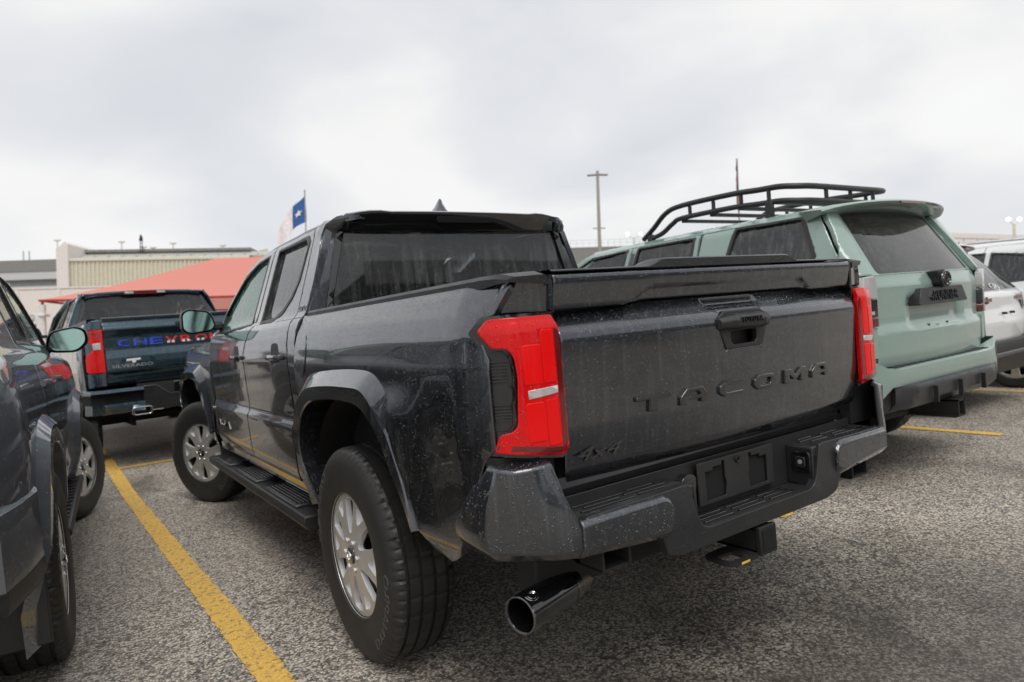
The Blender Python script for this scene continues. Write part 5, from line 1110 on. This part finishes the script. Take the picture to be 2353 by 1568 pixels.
# ------------------------------------------------------------------ white crossovers to the right
def build_crossover(name, label, pm, loc, rz, group=None, bar=True):
    T = empty(name, loc, rz); tag(T, label, 'suv', group); P = M[pm]
    def W(y, z):
        y = np.asarray(y, float); x = sinterp(z, [.30, .42, .60, .80, .95, 1.05, 1.09, 1.12, 1.50, 1.56, 1.60], [.84, .88, .905, .915, .90, .875, .85, .835, .70, .62, .52], .014)
        t = np.clip((.55-y)/.55, 0, 1); x = x-.16*t**2.2; t = np.clip((y-3.7)/.7, 0, 1); return x-.20*t**2.2
    ra, fa = .90, 3.58; qw = [(.62, 1.16), (.80, 1.44), (1.12, 1.49), (1.16, 1.14)]; rw = [(1.22, 1.12), (1.18, 1.495), (1.80, 1.515), (1.86, 1.10)]; fw = [(1.94, 1.10), (1.89, 1.515), (2.35, 1.49), (2.70, 1.33), (2.98, 1.12)]
    for s in (-1, 1):
        A = arch(ra, .36, .42, .42); A2 = arch(fa, .36, .42, .42)
        b0 = panel('quarter_panel', [(1.20, .40)]+[p for p in A if p[1] > .36]+[(.44, .55), (.16, .62), (.16, 1.06), (.42, 1.22), (.62, 1.46), (.75, 1.55), (1.19, 1.57), (1.20, 1.10)], side_f(W, s), P, T, .06, holes=[qw], thick=.02, out=s)
        d1 = panel('rear_door', [(1.36, .40), (1.90, .40), (1.90, 1.09), (1.85, 1.575), (1.20, 1.572), (1.21, .95), (1.33, .70)], side_f(W, s), P, T, .06, holes=[rw], thick=.02, out=s)
        d2 = panel('front_door', [(1.91, .40), (2.98, .40), (3.02, 1.08), (2.74, 1.37), (2.38, 1.545), (1.86, 1.575), (1.91, 1.09)], side_f(W, s), P, T, .06, holes=[fw], thick=.02, out=s)
        panel('front_wing', [(3.03, 1.07), (3.7, .98), (4.1, .88), (4.2, .70), (4.2, .45), (4.05, .42)]+[p for p in A2 if p[1] > .36]+[(3.03, .42)], side_f(W, s), P, T, .07, thick=.02, out=s)
        for dd, w_ in ((b0, qw), (d1, rw), (d2, fw)): side_glass(T, dd, s, W, w_, 'tint_side_far', 'gloss_black')
        flare(T, s, W, ra, .36, .40, .40, M['plastic'], .06, .012); flare(T, s, W, fa, .36, .40, .40, M['plastic'], .06, .012); liner(T, s, ra, .43, .88); liner(T, s, fa, .43, .88)
        rows = [[(s*.90, y, .44), (s*.88, y, .33), (s*.7, y, .30)] for y in (1.32, 3.14)]; loft('sill', rows[::s], M['plastic'], T)
        wheel(T, s*.80, ra, .345, s, .35, .235, .238, 'five', False); wheel(T, s*.80, fa, .345, s, .35, .235, .238, 'five', False)
        mirror_unit(T, s, 1.0, 2.85, 1.16, P, .85)
        for dd, y0 in ((d1, 1.27), (d2, 1.97)):
            loft('door_handle', [[(s*(.895+a), y, .98+b) for a, b in ((0, -.012), (.028, -.01), (.03, .01), (0, .014))] for y in (y0, y0+.17)], P, dd, closed=True, caps=True)
        lm = slab('lower_tail_lamp', [(s*.70, .80), (s*.80, .80), (s*.80, .70), (s*.72, .70)], lambda u, v, d: (u, .10+.9*max(0, abs(u)-.66)+d, v), M['darkred'], T, .05)
        MB().tube([(s*.58, .62, 1.60), (s*.60, 1.6, 1.64), (s*.56, 2.5, 1.59)], .016, 8).build('roof_rail', M['chrome'], T)
        box('head_lamp', (min(s*.50, s*.76), max(s*.50, s*.76), 4.05, 4.25, .68, .78), M['lens'], T, .03)
    def gy(x, z): return sinterp(z, [.60, .64, .80, .95, 1.06, 1.10], [.06, .03, .015, .05, .045, .08], .015)+.12*(np.abs(np.asarray(x))/.75)**2.6
    gt = panel('hatch', rounded([(-.72, .62), (.72, .62), (.74, 1.09), (-.74, 1.09)], .03, 2), lambda u, v: np.stack([u, gy(u, v), v], 1), P, T, .05, thick=.03)
    gg = lambda u, v: np.stack([u, .09+1.02*np.clip(np.asarray(v)-1.09, 0, 1)+.10*(np.abs(np.asarray(u))/.75)**2.6, v], 1)
    panel('hatch_frame', [(-.74, 1.09), (.74, 1.09), (.60, 1.54), (-.60, 1.54)], gg, P, gt, .08, holes=[rounded([(-.62, 1.11), (.62, 1.11), (.52, 1.50), (-.52, 1.50)], .05, 3)], thick=.02)
    rg = panel('rear_glass', rounded([(-.64, 1.10), (.64, 1.10), (.54, 1.52), (-.54, 1.52)], .05, 3), lambda u, v: gg(u, v)+np.array([0, -.004, 0]), M['tint_rear_far'], gt, .08, thick=.003, roll=0)
    sp = loft('roof_spoiler', [[(x, .78, 1.60-.04*(x/.66)**2), (x, .43+.08*(x/.66)**4, 1.57-.04*(x/.66)**2), (x, .425+.08*(x/.66)**4, 1.555-.04*(x/.66)**2), (x, .60, 1.52-.03*(x/.66)**2)] for x in np.linspace(-.66, .66, 13)], P, T, caps=True, sharp=40)
    slab('brake_lamp', [(-.40, 1.512), (.40, 1.512), (.40, 1.528), (-.40, 1.528)], lambda u, v, d: (u, .445+d, v), M['darkred'], sp, .05)
    panel('roof', rounded([(-.56, .62), (.56, .62), (.62, 1.2), (.60, 2.42), (-.60, 2.42), (-.62, 1.2)], .06, 3), lambda u, v: np.stack([u, v, 1.625-.05*((np.asarray(v)-1.5)/1.0)**2*.6-.06*(np.abs(u)/.62)**3], 1), P, T, .1, thick=.03)
    panel('windscreen', [(-.56, 0), (.56, 0), (.70, 1), (-.70, 1)], lambda u, v: np.stack([u, 2.40+.75*np.asarray(v), 1.585-.50*np.asarray(v)], 1), M['clear_far'], T, .3, thick=0, roll=0)
    for s in (-1, 1): MB().tube([(s*.60, 2.36, 1.56), (s*.70, 2.75, 1.34), (s*.80, 3.08, 1.08)], .035, 8).build('windscreen_pillar', P, T)
    panel('bonnet', [(-.76, 3.05), (.76, 3.05), (.66, 4.15), (-.66, 4.15)], lambda u, v: np.stack([u, v, 1.08-.14*(np.asarray(v)-3.05)/1.1], 1), P, T, .2, thick=.03)
    loft('nose', [[(x*.76, 4.32-.22*abs(x)**3, z) for x in np.linspace(-1, 1, 9)] for z in (.92, .7, .5, .32)], P, T, sharp=40)
    if bar:
        lb = slab('light_bar', rounded([(-.46, .985), (.46, .985), (.475, 1.045), (-.475, 1.045)], .01, 2), lambda u, v, d: (u, float(gy(u, 1.02))-.02+d, v), M['gloss_black'], gt, .03); slab('red_strip', [(-.45, 1.0), (.45, 1.0), (.45, 1.03), (-.45, 1.03)], lambda u, v, d: (u, float(gy(u, 1.02))-.025+d, v), M['darkred'], lb, .01)
        for s in (-1, 1): slab('side_fin', [(s*.44, .985), (s*.475, .985), (s*.52, .86), (s*.50, .86)], lambda u, v, d: (u, float(gy(u, .95))-.015+d, v), M['gloss_black'], gt, .03)
        for x in (-.085, .085): MB().tube([(x, .0, .885), (x, .06, .885)], .011, 10).build('plate_hole', M['liner'], gt)
        eb = MB().tube([(.075*math.cos(t), .118+.03*math.sin(t), 1.128+.034*math.sin(t)) for t in np.linspace(0, 2*math.pi, 24)], .0045, 5, False).tube([(-.025, .10, 1.105), (-.018, .125, 1.15)], .005, 5).tube([(.018, .10, 1.105), (.025, .125, 1.15)], .005, 5).tube([(-.022, .112, 1.125), (.022, .114, 1.13)], .005, 5); eb.build('glass_emblem', M['whitedecal'], gt)
        box('hatch_badge', (-.60, -.42, float(gy(-.5, .75))-.006, float(gy(-.5, .75))+.02, .742, .756), M['gloss_black'], gt, .002)
    xs = np.concatenate([[-.88, -.86, -.80], np.linspace(-.7, .7, 11), [.80, .86, .88]]); by = lambda x: .0+.10*max(0, (abs(x)/.88-.6)/.4)**2+.35*max(0, (abs(x)/.88-.92)/.08)**1.5
    bu = loft('rear_bumper', [[(x, by(x)+.05, .64), (x, by(x)+.0, .63), (x, by(x)-.015, .56), (x, by(x), .50), (x*.98, by(x)+.02, .42), (x*.96, by(x)+.08, .34)] for x in xs], M['plastic'], T, sharp=30)
    loft('bumper_trim', [[(x, by(x)-.018, .545), (x, by(x)-.030, .535), (x, by(x)-.030, .515), (x, by(x)-.018, .505)] for x in np.linspace(-.74, .74, 11)], M['bumper_grey'], bu, caps=True)
    box('floor_pan', (-.80, .80, .15, 4.0, .34, .38), M['under'], T, 0); box('cabin_floor', (-.8, .8, .3, 3.0, .38, .40), M['seat'], T, 0); bev(MB().box(-.62, .62, 1.05, 1.17, .6, 1.16).build('rear_seat', M['seat'], T), .05)
    for x in (-.36, .36): bev(MB().box(x-.22, x+.22, 1.95, 2.07, .6, 1.25).build('front_seat', M['seat'], T), .05)
    return T
hy = build_crossover('crossover', 'white crossover with a dark red light bar across its hatch, behind the mint SUV', 'white', (5.41, 1.14, 0), 0)
wc = copy_tree(hy); wc.location = (7.64, .70, 0); wc['label'] = 'white crossover cut off at the right edge, showing side windows and one silver wheel'
# ------------------------------------------------------------------ the place behind the cars (level with gravity; the lot itself slopes)
CAM = Vector((-1.7767, -1.3688, 1.2163))
_tl = .030; R_T = (_r+_u*_tl).normalized(); U_T = (_u-_r*_tl).normalized(); F_T = _f
def far(px, py, D): return CAM+_f*D+_r*((px-1176.5)/1537.5*D)+_u*((784-py)/1537.5*D)
def far_root(name, px, py, D, yaw=0.0):
    """Empty at a point; local x = across, y = away, z = up (plumb)"""
    e = empty(name); p = far(px, py, D); c, s = math.cos(yaw), math.sin(yaw); X = R_T*c+F_T*s; Y = F_T*c-R_T*s
    e.matrix_world = Matrix(((X.x, Y.x, U_T.x, p.x), (X.y, Y.y, U_T.y, p.y), (X.z, Y.z, U_T.z, p.z), (0, 0, 0, 1))); return e
M['tan_metal'] = plain('tan_metal_cladding', (.62, .58, .45), .6, bumpscale=3)
M['tan_trim'] = plain('pale_tan_trim', (.70, .67, .55), .6)
M['concrete'] = plain('stained_concrete', (.24, .235, .225), .9, bumpscale=30, var=.35)
M['concrete_lt'] = plain('pale_concrete', (.55, .55, .56), .85, var=.08)
M['cream'] = plain('cream_wall', (.76, .71, .67), .85, var=.07)
M['roof_grey'] = plain('grey_roof_metal', (.42, .42, .40), .5, var=.2)
M['pole'] = plain('galvanised_pole', (.35, .33, .30), .5, metallic=.3)
M['white_post'] = plain('white_post', (.72, .70, .68), .6)
M['dish'] = plain('white_dish', (.80, .79, .77), .5)
_t = NT('coral_canvas'); _t.p(Base_Color=(.84, .33, .27, 1), Roughness=.8)
_tr = _t.node('ShaderNodeBsdfTranslucent', {'Color': (.90, .48, .41, 1)}); _ms = _t.node('ShaderNodeMixShader', {0: .35, 1: _t.b.outputs[0], 2: _tr.outputs[0]}); _t.l.new(_ms.outputs[0], _t.o.inputs[0]); M['canvas'] = _t.m
M['canvas_edge'] = plain('red_canvas_edge', (.40, .045, .04), .8)
M['flag_blue'] = plain('flag_blue', (.03, .12, .35), .8); M['flag_white'] = plain('flag_white', (.80, .80, .82), .8); M['flag_red'] = plain('flag_red', (.22, .03, .04), .8); M['flag_dark'] = plain('flag_dark', (.06, .05, .07), .8)
_t = NT('lit_lamp'); _t.p(Base_Color=(.9, .88, .8, 1), Emission_Color=(1, .93, .80, 1), Emission_Strength=6.0); M['lamp'] = _t.m

# tan metal workshop
D = 60.; k = D/1537.5; b = far_root('metal_workshop', 145, 650, D, .10); tag(b, 'tan ribbed metal workshop building behind the coral canopy', 'building')
def PX(a): return (a-145)*k
zt = (650-600)*k
wall = box('wall', (0, PX(900), .2, 12, -8, (650-598)*k), M['tan_metal'], b, 0)
for i in range(78): box('cladding_rib', (i*.36, i*.36+.09, .10, .201, -8, (650-600)*k), M['tan_trim'], wall, 0)
box('eave_trim', (-.1, PX(560), .02, .6, (650-601)*k, (650-594)*k), M['tan_trim'], b, .03)
rf = loft('roof', [[(PX(145), .1, (650-594)*k), (PX(600), .1, (650-594)*k)], [(PX(145), 3.2, (650-588)*k+.55), (PX(600), 3.2, (650-588)*k+.55)]], M['roof_grey'], b)
for i in range(15): box('roof_seam', (i*1.2, i*1.2+.06, .2, 3.1, (650-590)*k, (650-590)*k+.12), M['tan_trim'], rf, 0, Matrix.Translation((0, 0, .02)))
ct = box('clerestory_wall', (.6, PX(545), 3.1, 10, (650-590)*k, (650-578)*k+.25), M['tan_metal'], b, 0); box('clerestory_roof', (.3, PX(545), 2.7, 10.2, (650-578)*k+.25, (650-578)*k+.5), M['concrete'], b, .02)
for i in range(44): box('cladding_rib', (.7+i*.36, .79+i*.36, 3.0, 3.101, (650-590)*k+.4, (650-578)*k+.2), M['tan_trim'], ct, 0)
slab('parapet', [(-.45, -8), (.55, -8), (.55, (650-562)*k), (.3, (650-556)*k), (-.1, (650-566)*k), (-.45, (650-572)*k)], lambda u, v, d: (u, -.15+d, v), M['cream'], b, 11)
slab('gable_parapet', [(PX(520), (650-578)*k), (PX(574), (650-563)*k), (PX(574), -2), (PX(520), -2)], lambda u, v, d: (u, 4.2+d, v), M['tan_metal'], b, .4)
for i, (px, h) in enumerate(((280, 20), (398, 17), (132, 11), (330, 8), (352, 7), (512, 12))):
    e = far_root('roof_vent_pipe', px, 578 if px > 140 else 565, 64+i*.3); tag(e, '%s on the %s of the tan workshop' % (['slim white mast', 'white capped mast', 'small cream lamp', 'stubby pale vent', 'pale vent pipe', 'thin pale mast'][i], ['roof ridge, left of centre', 'roof ridge, right of centre', 'left parapet', 'ridge, right beside the black aerial', 'ridge, second right of the black aerial', 'right end'][i]), 'roof mast')
    q = 64/1537.5; MB().tube([(0, 0, -.3), (0, 0, h*q)], .07, 8).build('shaft', M['cream'], e); box('head', (-.28, .28, -.12, .12, h*q, h*q+.16), M['cream'], e, .03)
e = far_root('roof_aerial', 325, 575, 63); tag(e, 'black lattice aerial standing on the workshop roof', 'aerial'); q = 63/1537.5
m_ = MB(); m_.tube([(-.12, 0, -.3), (-.08, 0, 34*q)], .035, 6).tube([(.12, 0, -.3), (.08, 0, 30*q)], .035, 6)
for i in range(5): m_.tube([(-.12, 0, i*.26), (.12, 0, i*.26+.22)], .02, 5)
m_.build('mast', M['under'], e); slab('antenna_panel', [(-.20, 22*q), (-.02, 36*q), (.12, 30*q), (.16, 20*q)], lambda u, v, d: (u, -.05+d, v), M['under'], e, .08)
# elevated highway at the far left
D = 95.; k = D/1537.5; b = far_root('elevated_highway', 0, 650, D, -.03); tag(b, 'elevated concrete highway with a stained parapet at the far left', 'overpass')
box('parapet', (-22, 134*k, 0, .4, (650-627)*k, (650-600)*k), M['concrete'], b, .03); box('deck_edge', (-22, 134*k, .1, 4, (650-645)*k, (650-627)*k), M['concrete_lt'], b, .02)
box('girder', (-22, 134*k, .6, 3.8, (650-662)*k, (650-645)*k), M['concrete'], b, 0); box('lower_deck', (-22, 134*k, 0, 3, (650-672)*k, (650-661)*k), M['concrete_lt'], b, 0); box('abutment', (-22, 134*k, 1.0, 3, -9, (650-671)*k), M['concrete_lt'], b, 0)
for px in (32, 46): MB().tube([((px-0)*k, 2, (650-600)*k), ((px-0)*k, 2, (650-574)*k)], .10, 8).build('sign_post', M['concrete_lt'], b)
# cream boundary wall
D = 34.; k = D/1537.5; b = far_root('boundary_wall', 20, 790, D, .02); tag(b, 'long cream boundary wall behind the dark teal pickup', 'wall')
w0 = box('wall', (-6, 20, 0, .25, -3, (790-667)*k), M['cream'], b, .01); box('coping', (-6, 20, -.04, .30, (790-667)*k, (790-664)*k), M['cream'], b, .01)
for i in range(12): box('wall_post', (-5.9+i*2.1, -5.72+i*2.1, -.05, .01, -3, (790-668)*k), M['cream'], b, .01)
# coral canopy
D = 25.; k = D/1537.5; b = far_root('coral_canopy', 90, 690, D, .0); tag(b, 'large coral red canvas canopy behind the pickups', 'canopy')
Wd_, Dp, h = 14.0, 8.6, 1.95; rx0, rx1 = 4.75, 9.3
def cv(t):  # sagging canvas faces
    rows = []
    for v in np.linspace(0, 1, 9):
        z = h*(v-.10*math.sin(v*math.pi)); rows.append((v, z))
    return rows
faces = []
A_, B_, C_, D_ = (0, 0, 0), (Wd_, 0, 0), (Wd_, Dp, 0), (0, Dp, 0); E_, F_ = (rx0, Dp/2, h), (rx1, Dp/2, h)
def cface(nm, p0, p1, q1, q0):
    rows = []
    for v in np.linspace(0, 1, 9):
        r_ = []
        for u in np.linspace(0, 1, 13):
            a = Vector(p0).lerp(Vector(p1), u); c = Vector(q0).lerp(Vector(q1), u); p = a.lerp(c, v); p.z -= .16*math.sin(v*math.pi)*(1-.5*v)+.06*math.sin(u*math.pi)*(1-v); r_.append(tuple(p))
        rows.append(r_)
    return loft(nm, rows, M['canvas'], b, sharp=60)
cface('front_panel', A_, B_, F_, E_); cface('side_panel', D_, A_, E_, E_); cface('side_panel', B_, C_, F_, F_); cface('back_panel', C_, D_, E_, F_)
for a, c in ((A_, B_), (B_, C_), (C_, D_), (D_, A_)):
    pts = [Vector(a).lerp(Vector(c), u)+Vector((0, 0, -.06*math.sin(u*math.pi)-.02)) for u in np.linspace(0, 1, 13)]; MB().tube(pts, .045, 6).build('edge_binding', M['canvas_edge'], b)
for x, y in ((.08, .05), (Wd_-.08, .05), (Wd_-.08, Dp), (.08, Dp), (Wd_/2, Dp)):
    p = MB().tube([(x, y, -.18), (x, y, -4.2)], .11, 12).build('post', M['white_post'], b); box('post_collar', (x-.17, x+.17, y-.17, y+.17, -.62, -.52), M['white_post'], b, .02); MB().tube([(x, y, -.02), (x, y, -.2)], .05, 8).build('corner_bracket', M['canvas_edge'], b)
# dish on a post
D = 22.; k = D/1537.5; e = far_root('satellite_dish', 72, 735, D, -.35); tag(e, 'white satellite dish on a post beside the canopy', 'dish')
rows = [[(q*.29*math.cos(t), .10*(q*q)-.10, q*.22*math.sin(t)+.02*q*math.cos(t)) for t in np.linspace(0, 2*math.pi, 25)[:-1]] for q in (.02, .4, .7, 1.0)]
d_ = loft('reflector', [[(x, -y, z) for x, y, z in r] for r in rows], M['dish'], e, closed=True, sharp=60); sd = d_.modifiers.new('t', 'SOLIDIFY'); sd.thickness = .02
MB().tube([(0, .05, 0), (0, .12, -.2), (0, .12, -3.4)], .04, 8).build('post', M['pole'], e); MB().tube([(0, .1, -.2), (-.05, -.35, -.05)], .015, 6).build('feed_arm', M['pole'], e)
# flags
def flag_mesh(e, L, H, bands, fold, droop, z_up=.45):
    """hanging cloth: bands = [(u0, u1, v0, v1, mat)], u along the fly, v down the hoist"""
    def P(u, v):
        x = -L*u*(1-.25*u*droop)+.05*math.sin(u*9+v*2); z = -H*v*(1-.25*u)-H*droop*1.45*u**1.1+.10*math.sin(u*7)*u; y = fold*math.sin(u*14+v*1.5)*(.3+u)
        return (x, y, z+z_up)
    for nm, u0, u1, v0, v1, m in bands:
        n, q = 14, 10; V = [P(u0+(u1-u0)*i/n, v0+(v1-v0)*j/q) for j in range(q+1) for i in range(n+1)]
        mesh(nm, V, [(j*(n+1)+i, j*(n+1)+i+1, (j+1)*(n+1)+i+1, (j+1)*(n+1)+i) for j in range(q) for i in range(n)], M[m], e, 60)
    return P
D = 35.; k = D/1537.5; e = far_root('state_flag', 701, 470, D, .0); tag(e, 'drooping flag with a white star on blue, on a pole behind the pickup cab', 'flag')
MB().tube([(0, 0, 30*k), (0, 0, -11)], .035, 8).build('pole', M['pole'], e)
V, F = lathe([(-.06, .001), (0, .06), (.06, .001)], 10); mesh('finial', [(v[1], v[2], v[0]+31*k) for v in V], F, M['pole'], e, 60)
P_ = flag_mesh(e, 1.9, 1.35, [('blue_field', 0, .36, 0, 1, 'flag_blue'), ('white_band', .36, 1, 0, 1, 'flag_white')], .08, .9)
st_ = []
for i in range(10):
    a = math.pi/2+i*math.pi/5; q = .17 if i % 2 == 0 else .068; u, v = .20-q*math.cos(a)*.62, .52-q*math.sin(a)*.95; p = P_(u, v); st_.append((p[0], p[1]-.05, p[2]))
mesh('star', st_+[tuple(np.mean(st_, 0))], [(i, (i+1) % 10, 10) for i in range(10)], M['flag_white'], e)
D = 62.; k = D/1537.5; e = far_root('national_flag', 1693, 365, D, .0); tag(e, 'tall flagpole with a furled dark red flag behind the roof rack', 'flag')
MB().tube([(0, 0, 0), (.15, 0, -14)], .085, 8).build('pole', M['pole'], e)
for i, (m, z0, z1) in enumerate((('flag_dark', 8, 40), ('flag_red', 34, 66), ('flag_dark', 50, 86), ('flag_red', 66, 130))):
    MB().tube([(-.06-.03*i, -.1-.02*i, -z0*k), (-.10, -.12, -(z0+z1)/2*k), (-.02, -.1, -z1*k)], [.02, .085, .02], 8).build('cloth_fold', M[m], e)
# lamp posts
D = 60.; k = D/1537.5; e = far_root('light_pole', 1373, 402, D, .0); tag(e, 'tall light pole with two flat lamp heads above the pickup bed', 'light pole')
MB().tube([(0, 0, .35), (0, 0, -14.5)], [.13, .20], 10).build('pole', M['pole'], e)
for s in (-1, 1): box('lamp_head', (min(s*.12, s*.92), max(s*.12, s*.92), -.2, .2, -.05, .07), M['pole'], e, .03, Matrix.Rotation(s*.05, 4, 'Y')); box('sign_bracket', (min(s*.1, s*.55), max(s*.1, s*.55), -.05, .05, -4.85, -4.75), M['pole'], e, .01)
for px, py, D, hw, nm, lb in ((1457, 538, 80., 15, 'twin_flood_light', 'lit twin lamps low over the mint SUV roof'), (2330, 504, 62., 13, 'twin_flood_light', 'lit twin lamps on a cream pole at the far right')):
    k = D/1537.5; e = far_root(nm, px, py, D, 0); tag(e, lb, 'lamp post')
    MB().tube([(0, 0, -.45), (0, 0, -9)], .12, 8).build('pole', M['tan_trim'], e)
    for s in (-1, 1):
        MB().tube([(0, 0, -.5), (s*hw*k*.6, 0, -.3), (s*hw*k, 0, -.06)], .05, 6).build('arm', M['tan_trim'], e); V, F = lathe([(-.16, .01), (-.12, .12), (0, .165), (.12, .12), (.16, .01)], 14); mesh('lamp_globe', [(v[0]+s*hw*k, v[1], v[2]) for v in V], F, M['lamp'], e, 60)
# far right building, mid wall
D = 105.; k = D/1537.5; b = far_root('pale_warehouse', 2170, 560, D, .32); tag(b, 'long pale warehouse on the skyline behind the white crossovers', 'building')
box('wall', (-2, 60, 0, 20, -8, 1.5), M['concrete_lt'], b, 0); box('fascia', (-2.2, 60, -.15, 0, .9, 1.7), M['cream'], b, .02)
for i in range(20): box('wall_panel', (-1.8+i*3, .9+i*3, -.10, -.001, -8, .8), M['cream'], b, .02)
D = 85.; k = D/1537.5; b = far_root('concrete_barrier', 1310, 588, D, .0); tag(b, 'low concrete highway barrier behind the pickup cab', 'barrier')
box('barrier_wall', (-2, 14, 0, .4, -4, (588-571)*k), M['concrete'], b, .02); box('cap', (-2, 14, -.05, .45, (588-571)*k, (588-569)*k), M['concrete_lt'], b, .01)
for i in range(20): MB().tube([(-1.5+i*.8, .2, (588-571)*k), (-1.5+i*.8, .2, (588-553)*k)], .025, 5).build('rail_post', M['concrete_lt'], b)
for q in (553, 560): MB().tube([(-2, .2, (588-q)*k), (14, .2, (588-q)*k)], .02, 5).build('rail', M['concrete_lt'], b)
# more parked cars: one between the canopy and the teal pick-up, a row across the aisle mirrored in the tailgate
def recar(src, name, label, loc, rz, swap=None, cat='suv', group=None):
    c = copy_tree(src, None, swap); c.name = name; c.location = loc; c.rotation_euler = (0, 0, rz); c['label'] = label
    if group: c['group'] = group
    return c
to = lambda m: {'white_paint': M[m], 'pale_mint_paint': M[m]}
recar(hy, 'parked_crossover', 'white crossover partly seen behind the grey SUV mirror', (-3.9, 15.5, .09), R(75))
recar(hy, 'parked_crossover', 'white crossover across the aisle behind the camera, mirrored left of the tailgate handle', (-.6, -6.9, 0), math.pi, None, group='cars across the aisle')
recar(hy, 'parked_crossover', 'silver crossover across the aisle behind the camera, mirrored right of the tailgate handle', (2.6, -7.1, 0), math.pi, to('silver_paint'), group='cars across the aisle')
recar(hy, 'parked_crossover', 'dark grey crossover across the aisle behind the camera', (5.6, -7.0, 0), math.pi, to('paint_far'), group='cars across the aisle')
recar(hy, 'parked_crossover', 'white crossover across the aisle behind the camera, in front of the grey SUV', (-4.6, -7.2, 0), math.pi, None, group='cars across the aisle')

# dealership building across the lot, mirrored in the tailgate
M['dark_clad'] = plain('dark_cladding', (.055, .055, .058), .6, var=.2); M['shop_glass'] = plain('shop_glass', (.02, .025, .03), .08, coat=1)
b = empty('showroom', (44, -27, 0)); tag(b, 'long dark showroom building behind the camera, mirrored in the tailgate', 'building')
box('wall', (-34, 34, -12, 0, -.5, 7.2), M['dark_clad'], b, .02); box('fascia', (-34.2, 34.2, -.2, .35, 6.4, 7.6), M['concrete_lt'], b, .03)
for i in range(16):
    x = -32+i*4.1; w_ = box('shop_window', (x, x+3.5, .005, .06, .4, 4.4), M['shop_glass'], b, .01); box('window_frame', (x-.1, x, .005, .12, .3, 4.5), M['pole'], b, 0); box('window_rail', (x, x+3.5, .06, .10, 2.4, 2.5), M['pole'], w_, 0)

# no piece hangs deeper than thing > part > sub-part
def _depth(o):
    n = 1
    while o.parent is not None: o = o.parent; n += 1
    return n
for o in list(scene.objects):
    while _depth(o) > 3: o.parent = o.parent.parent
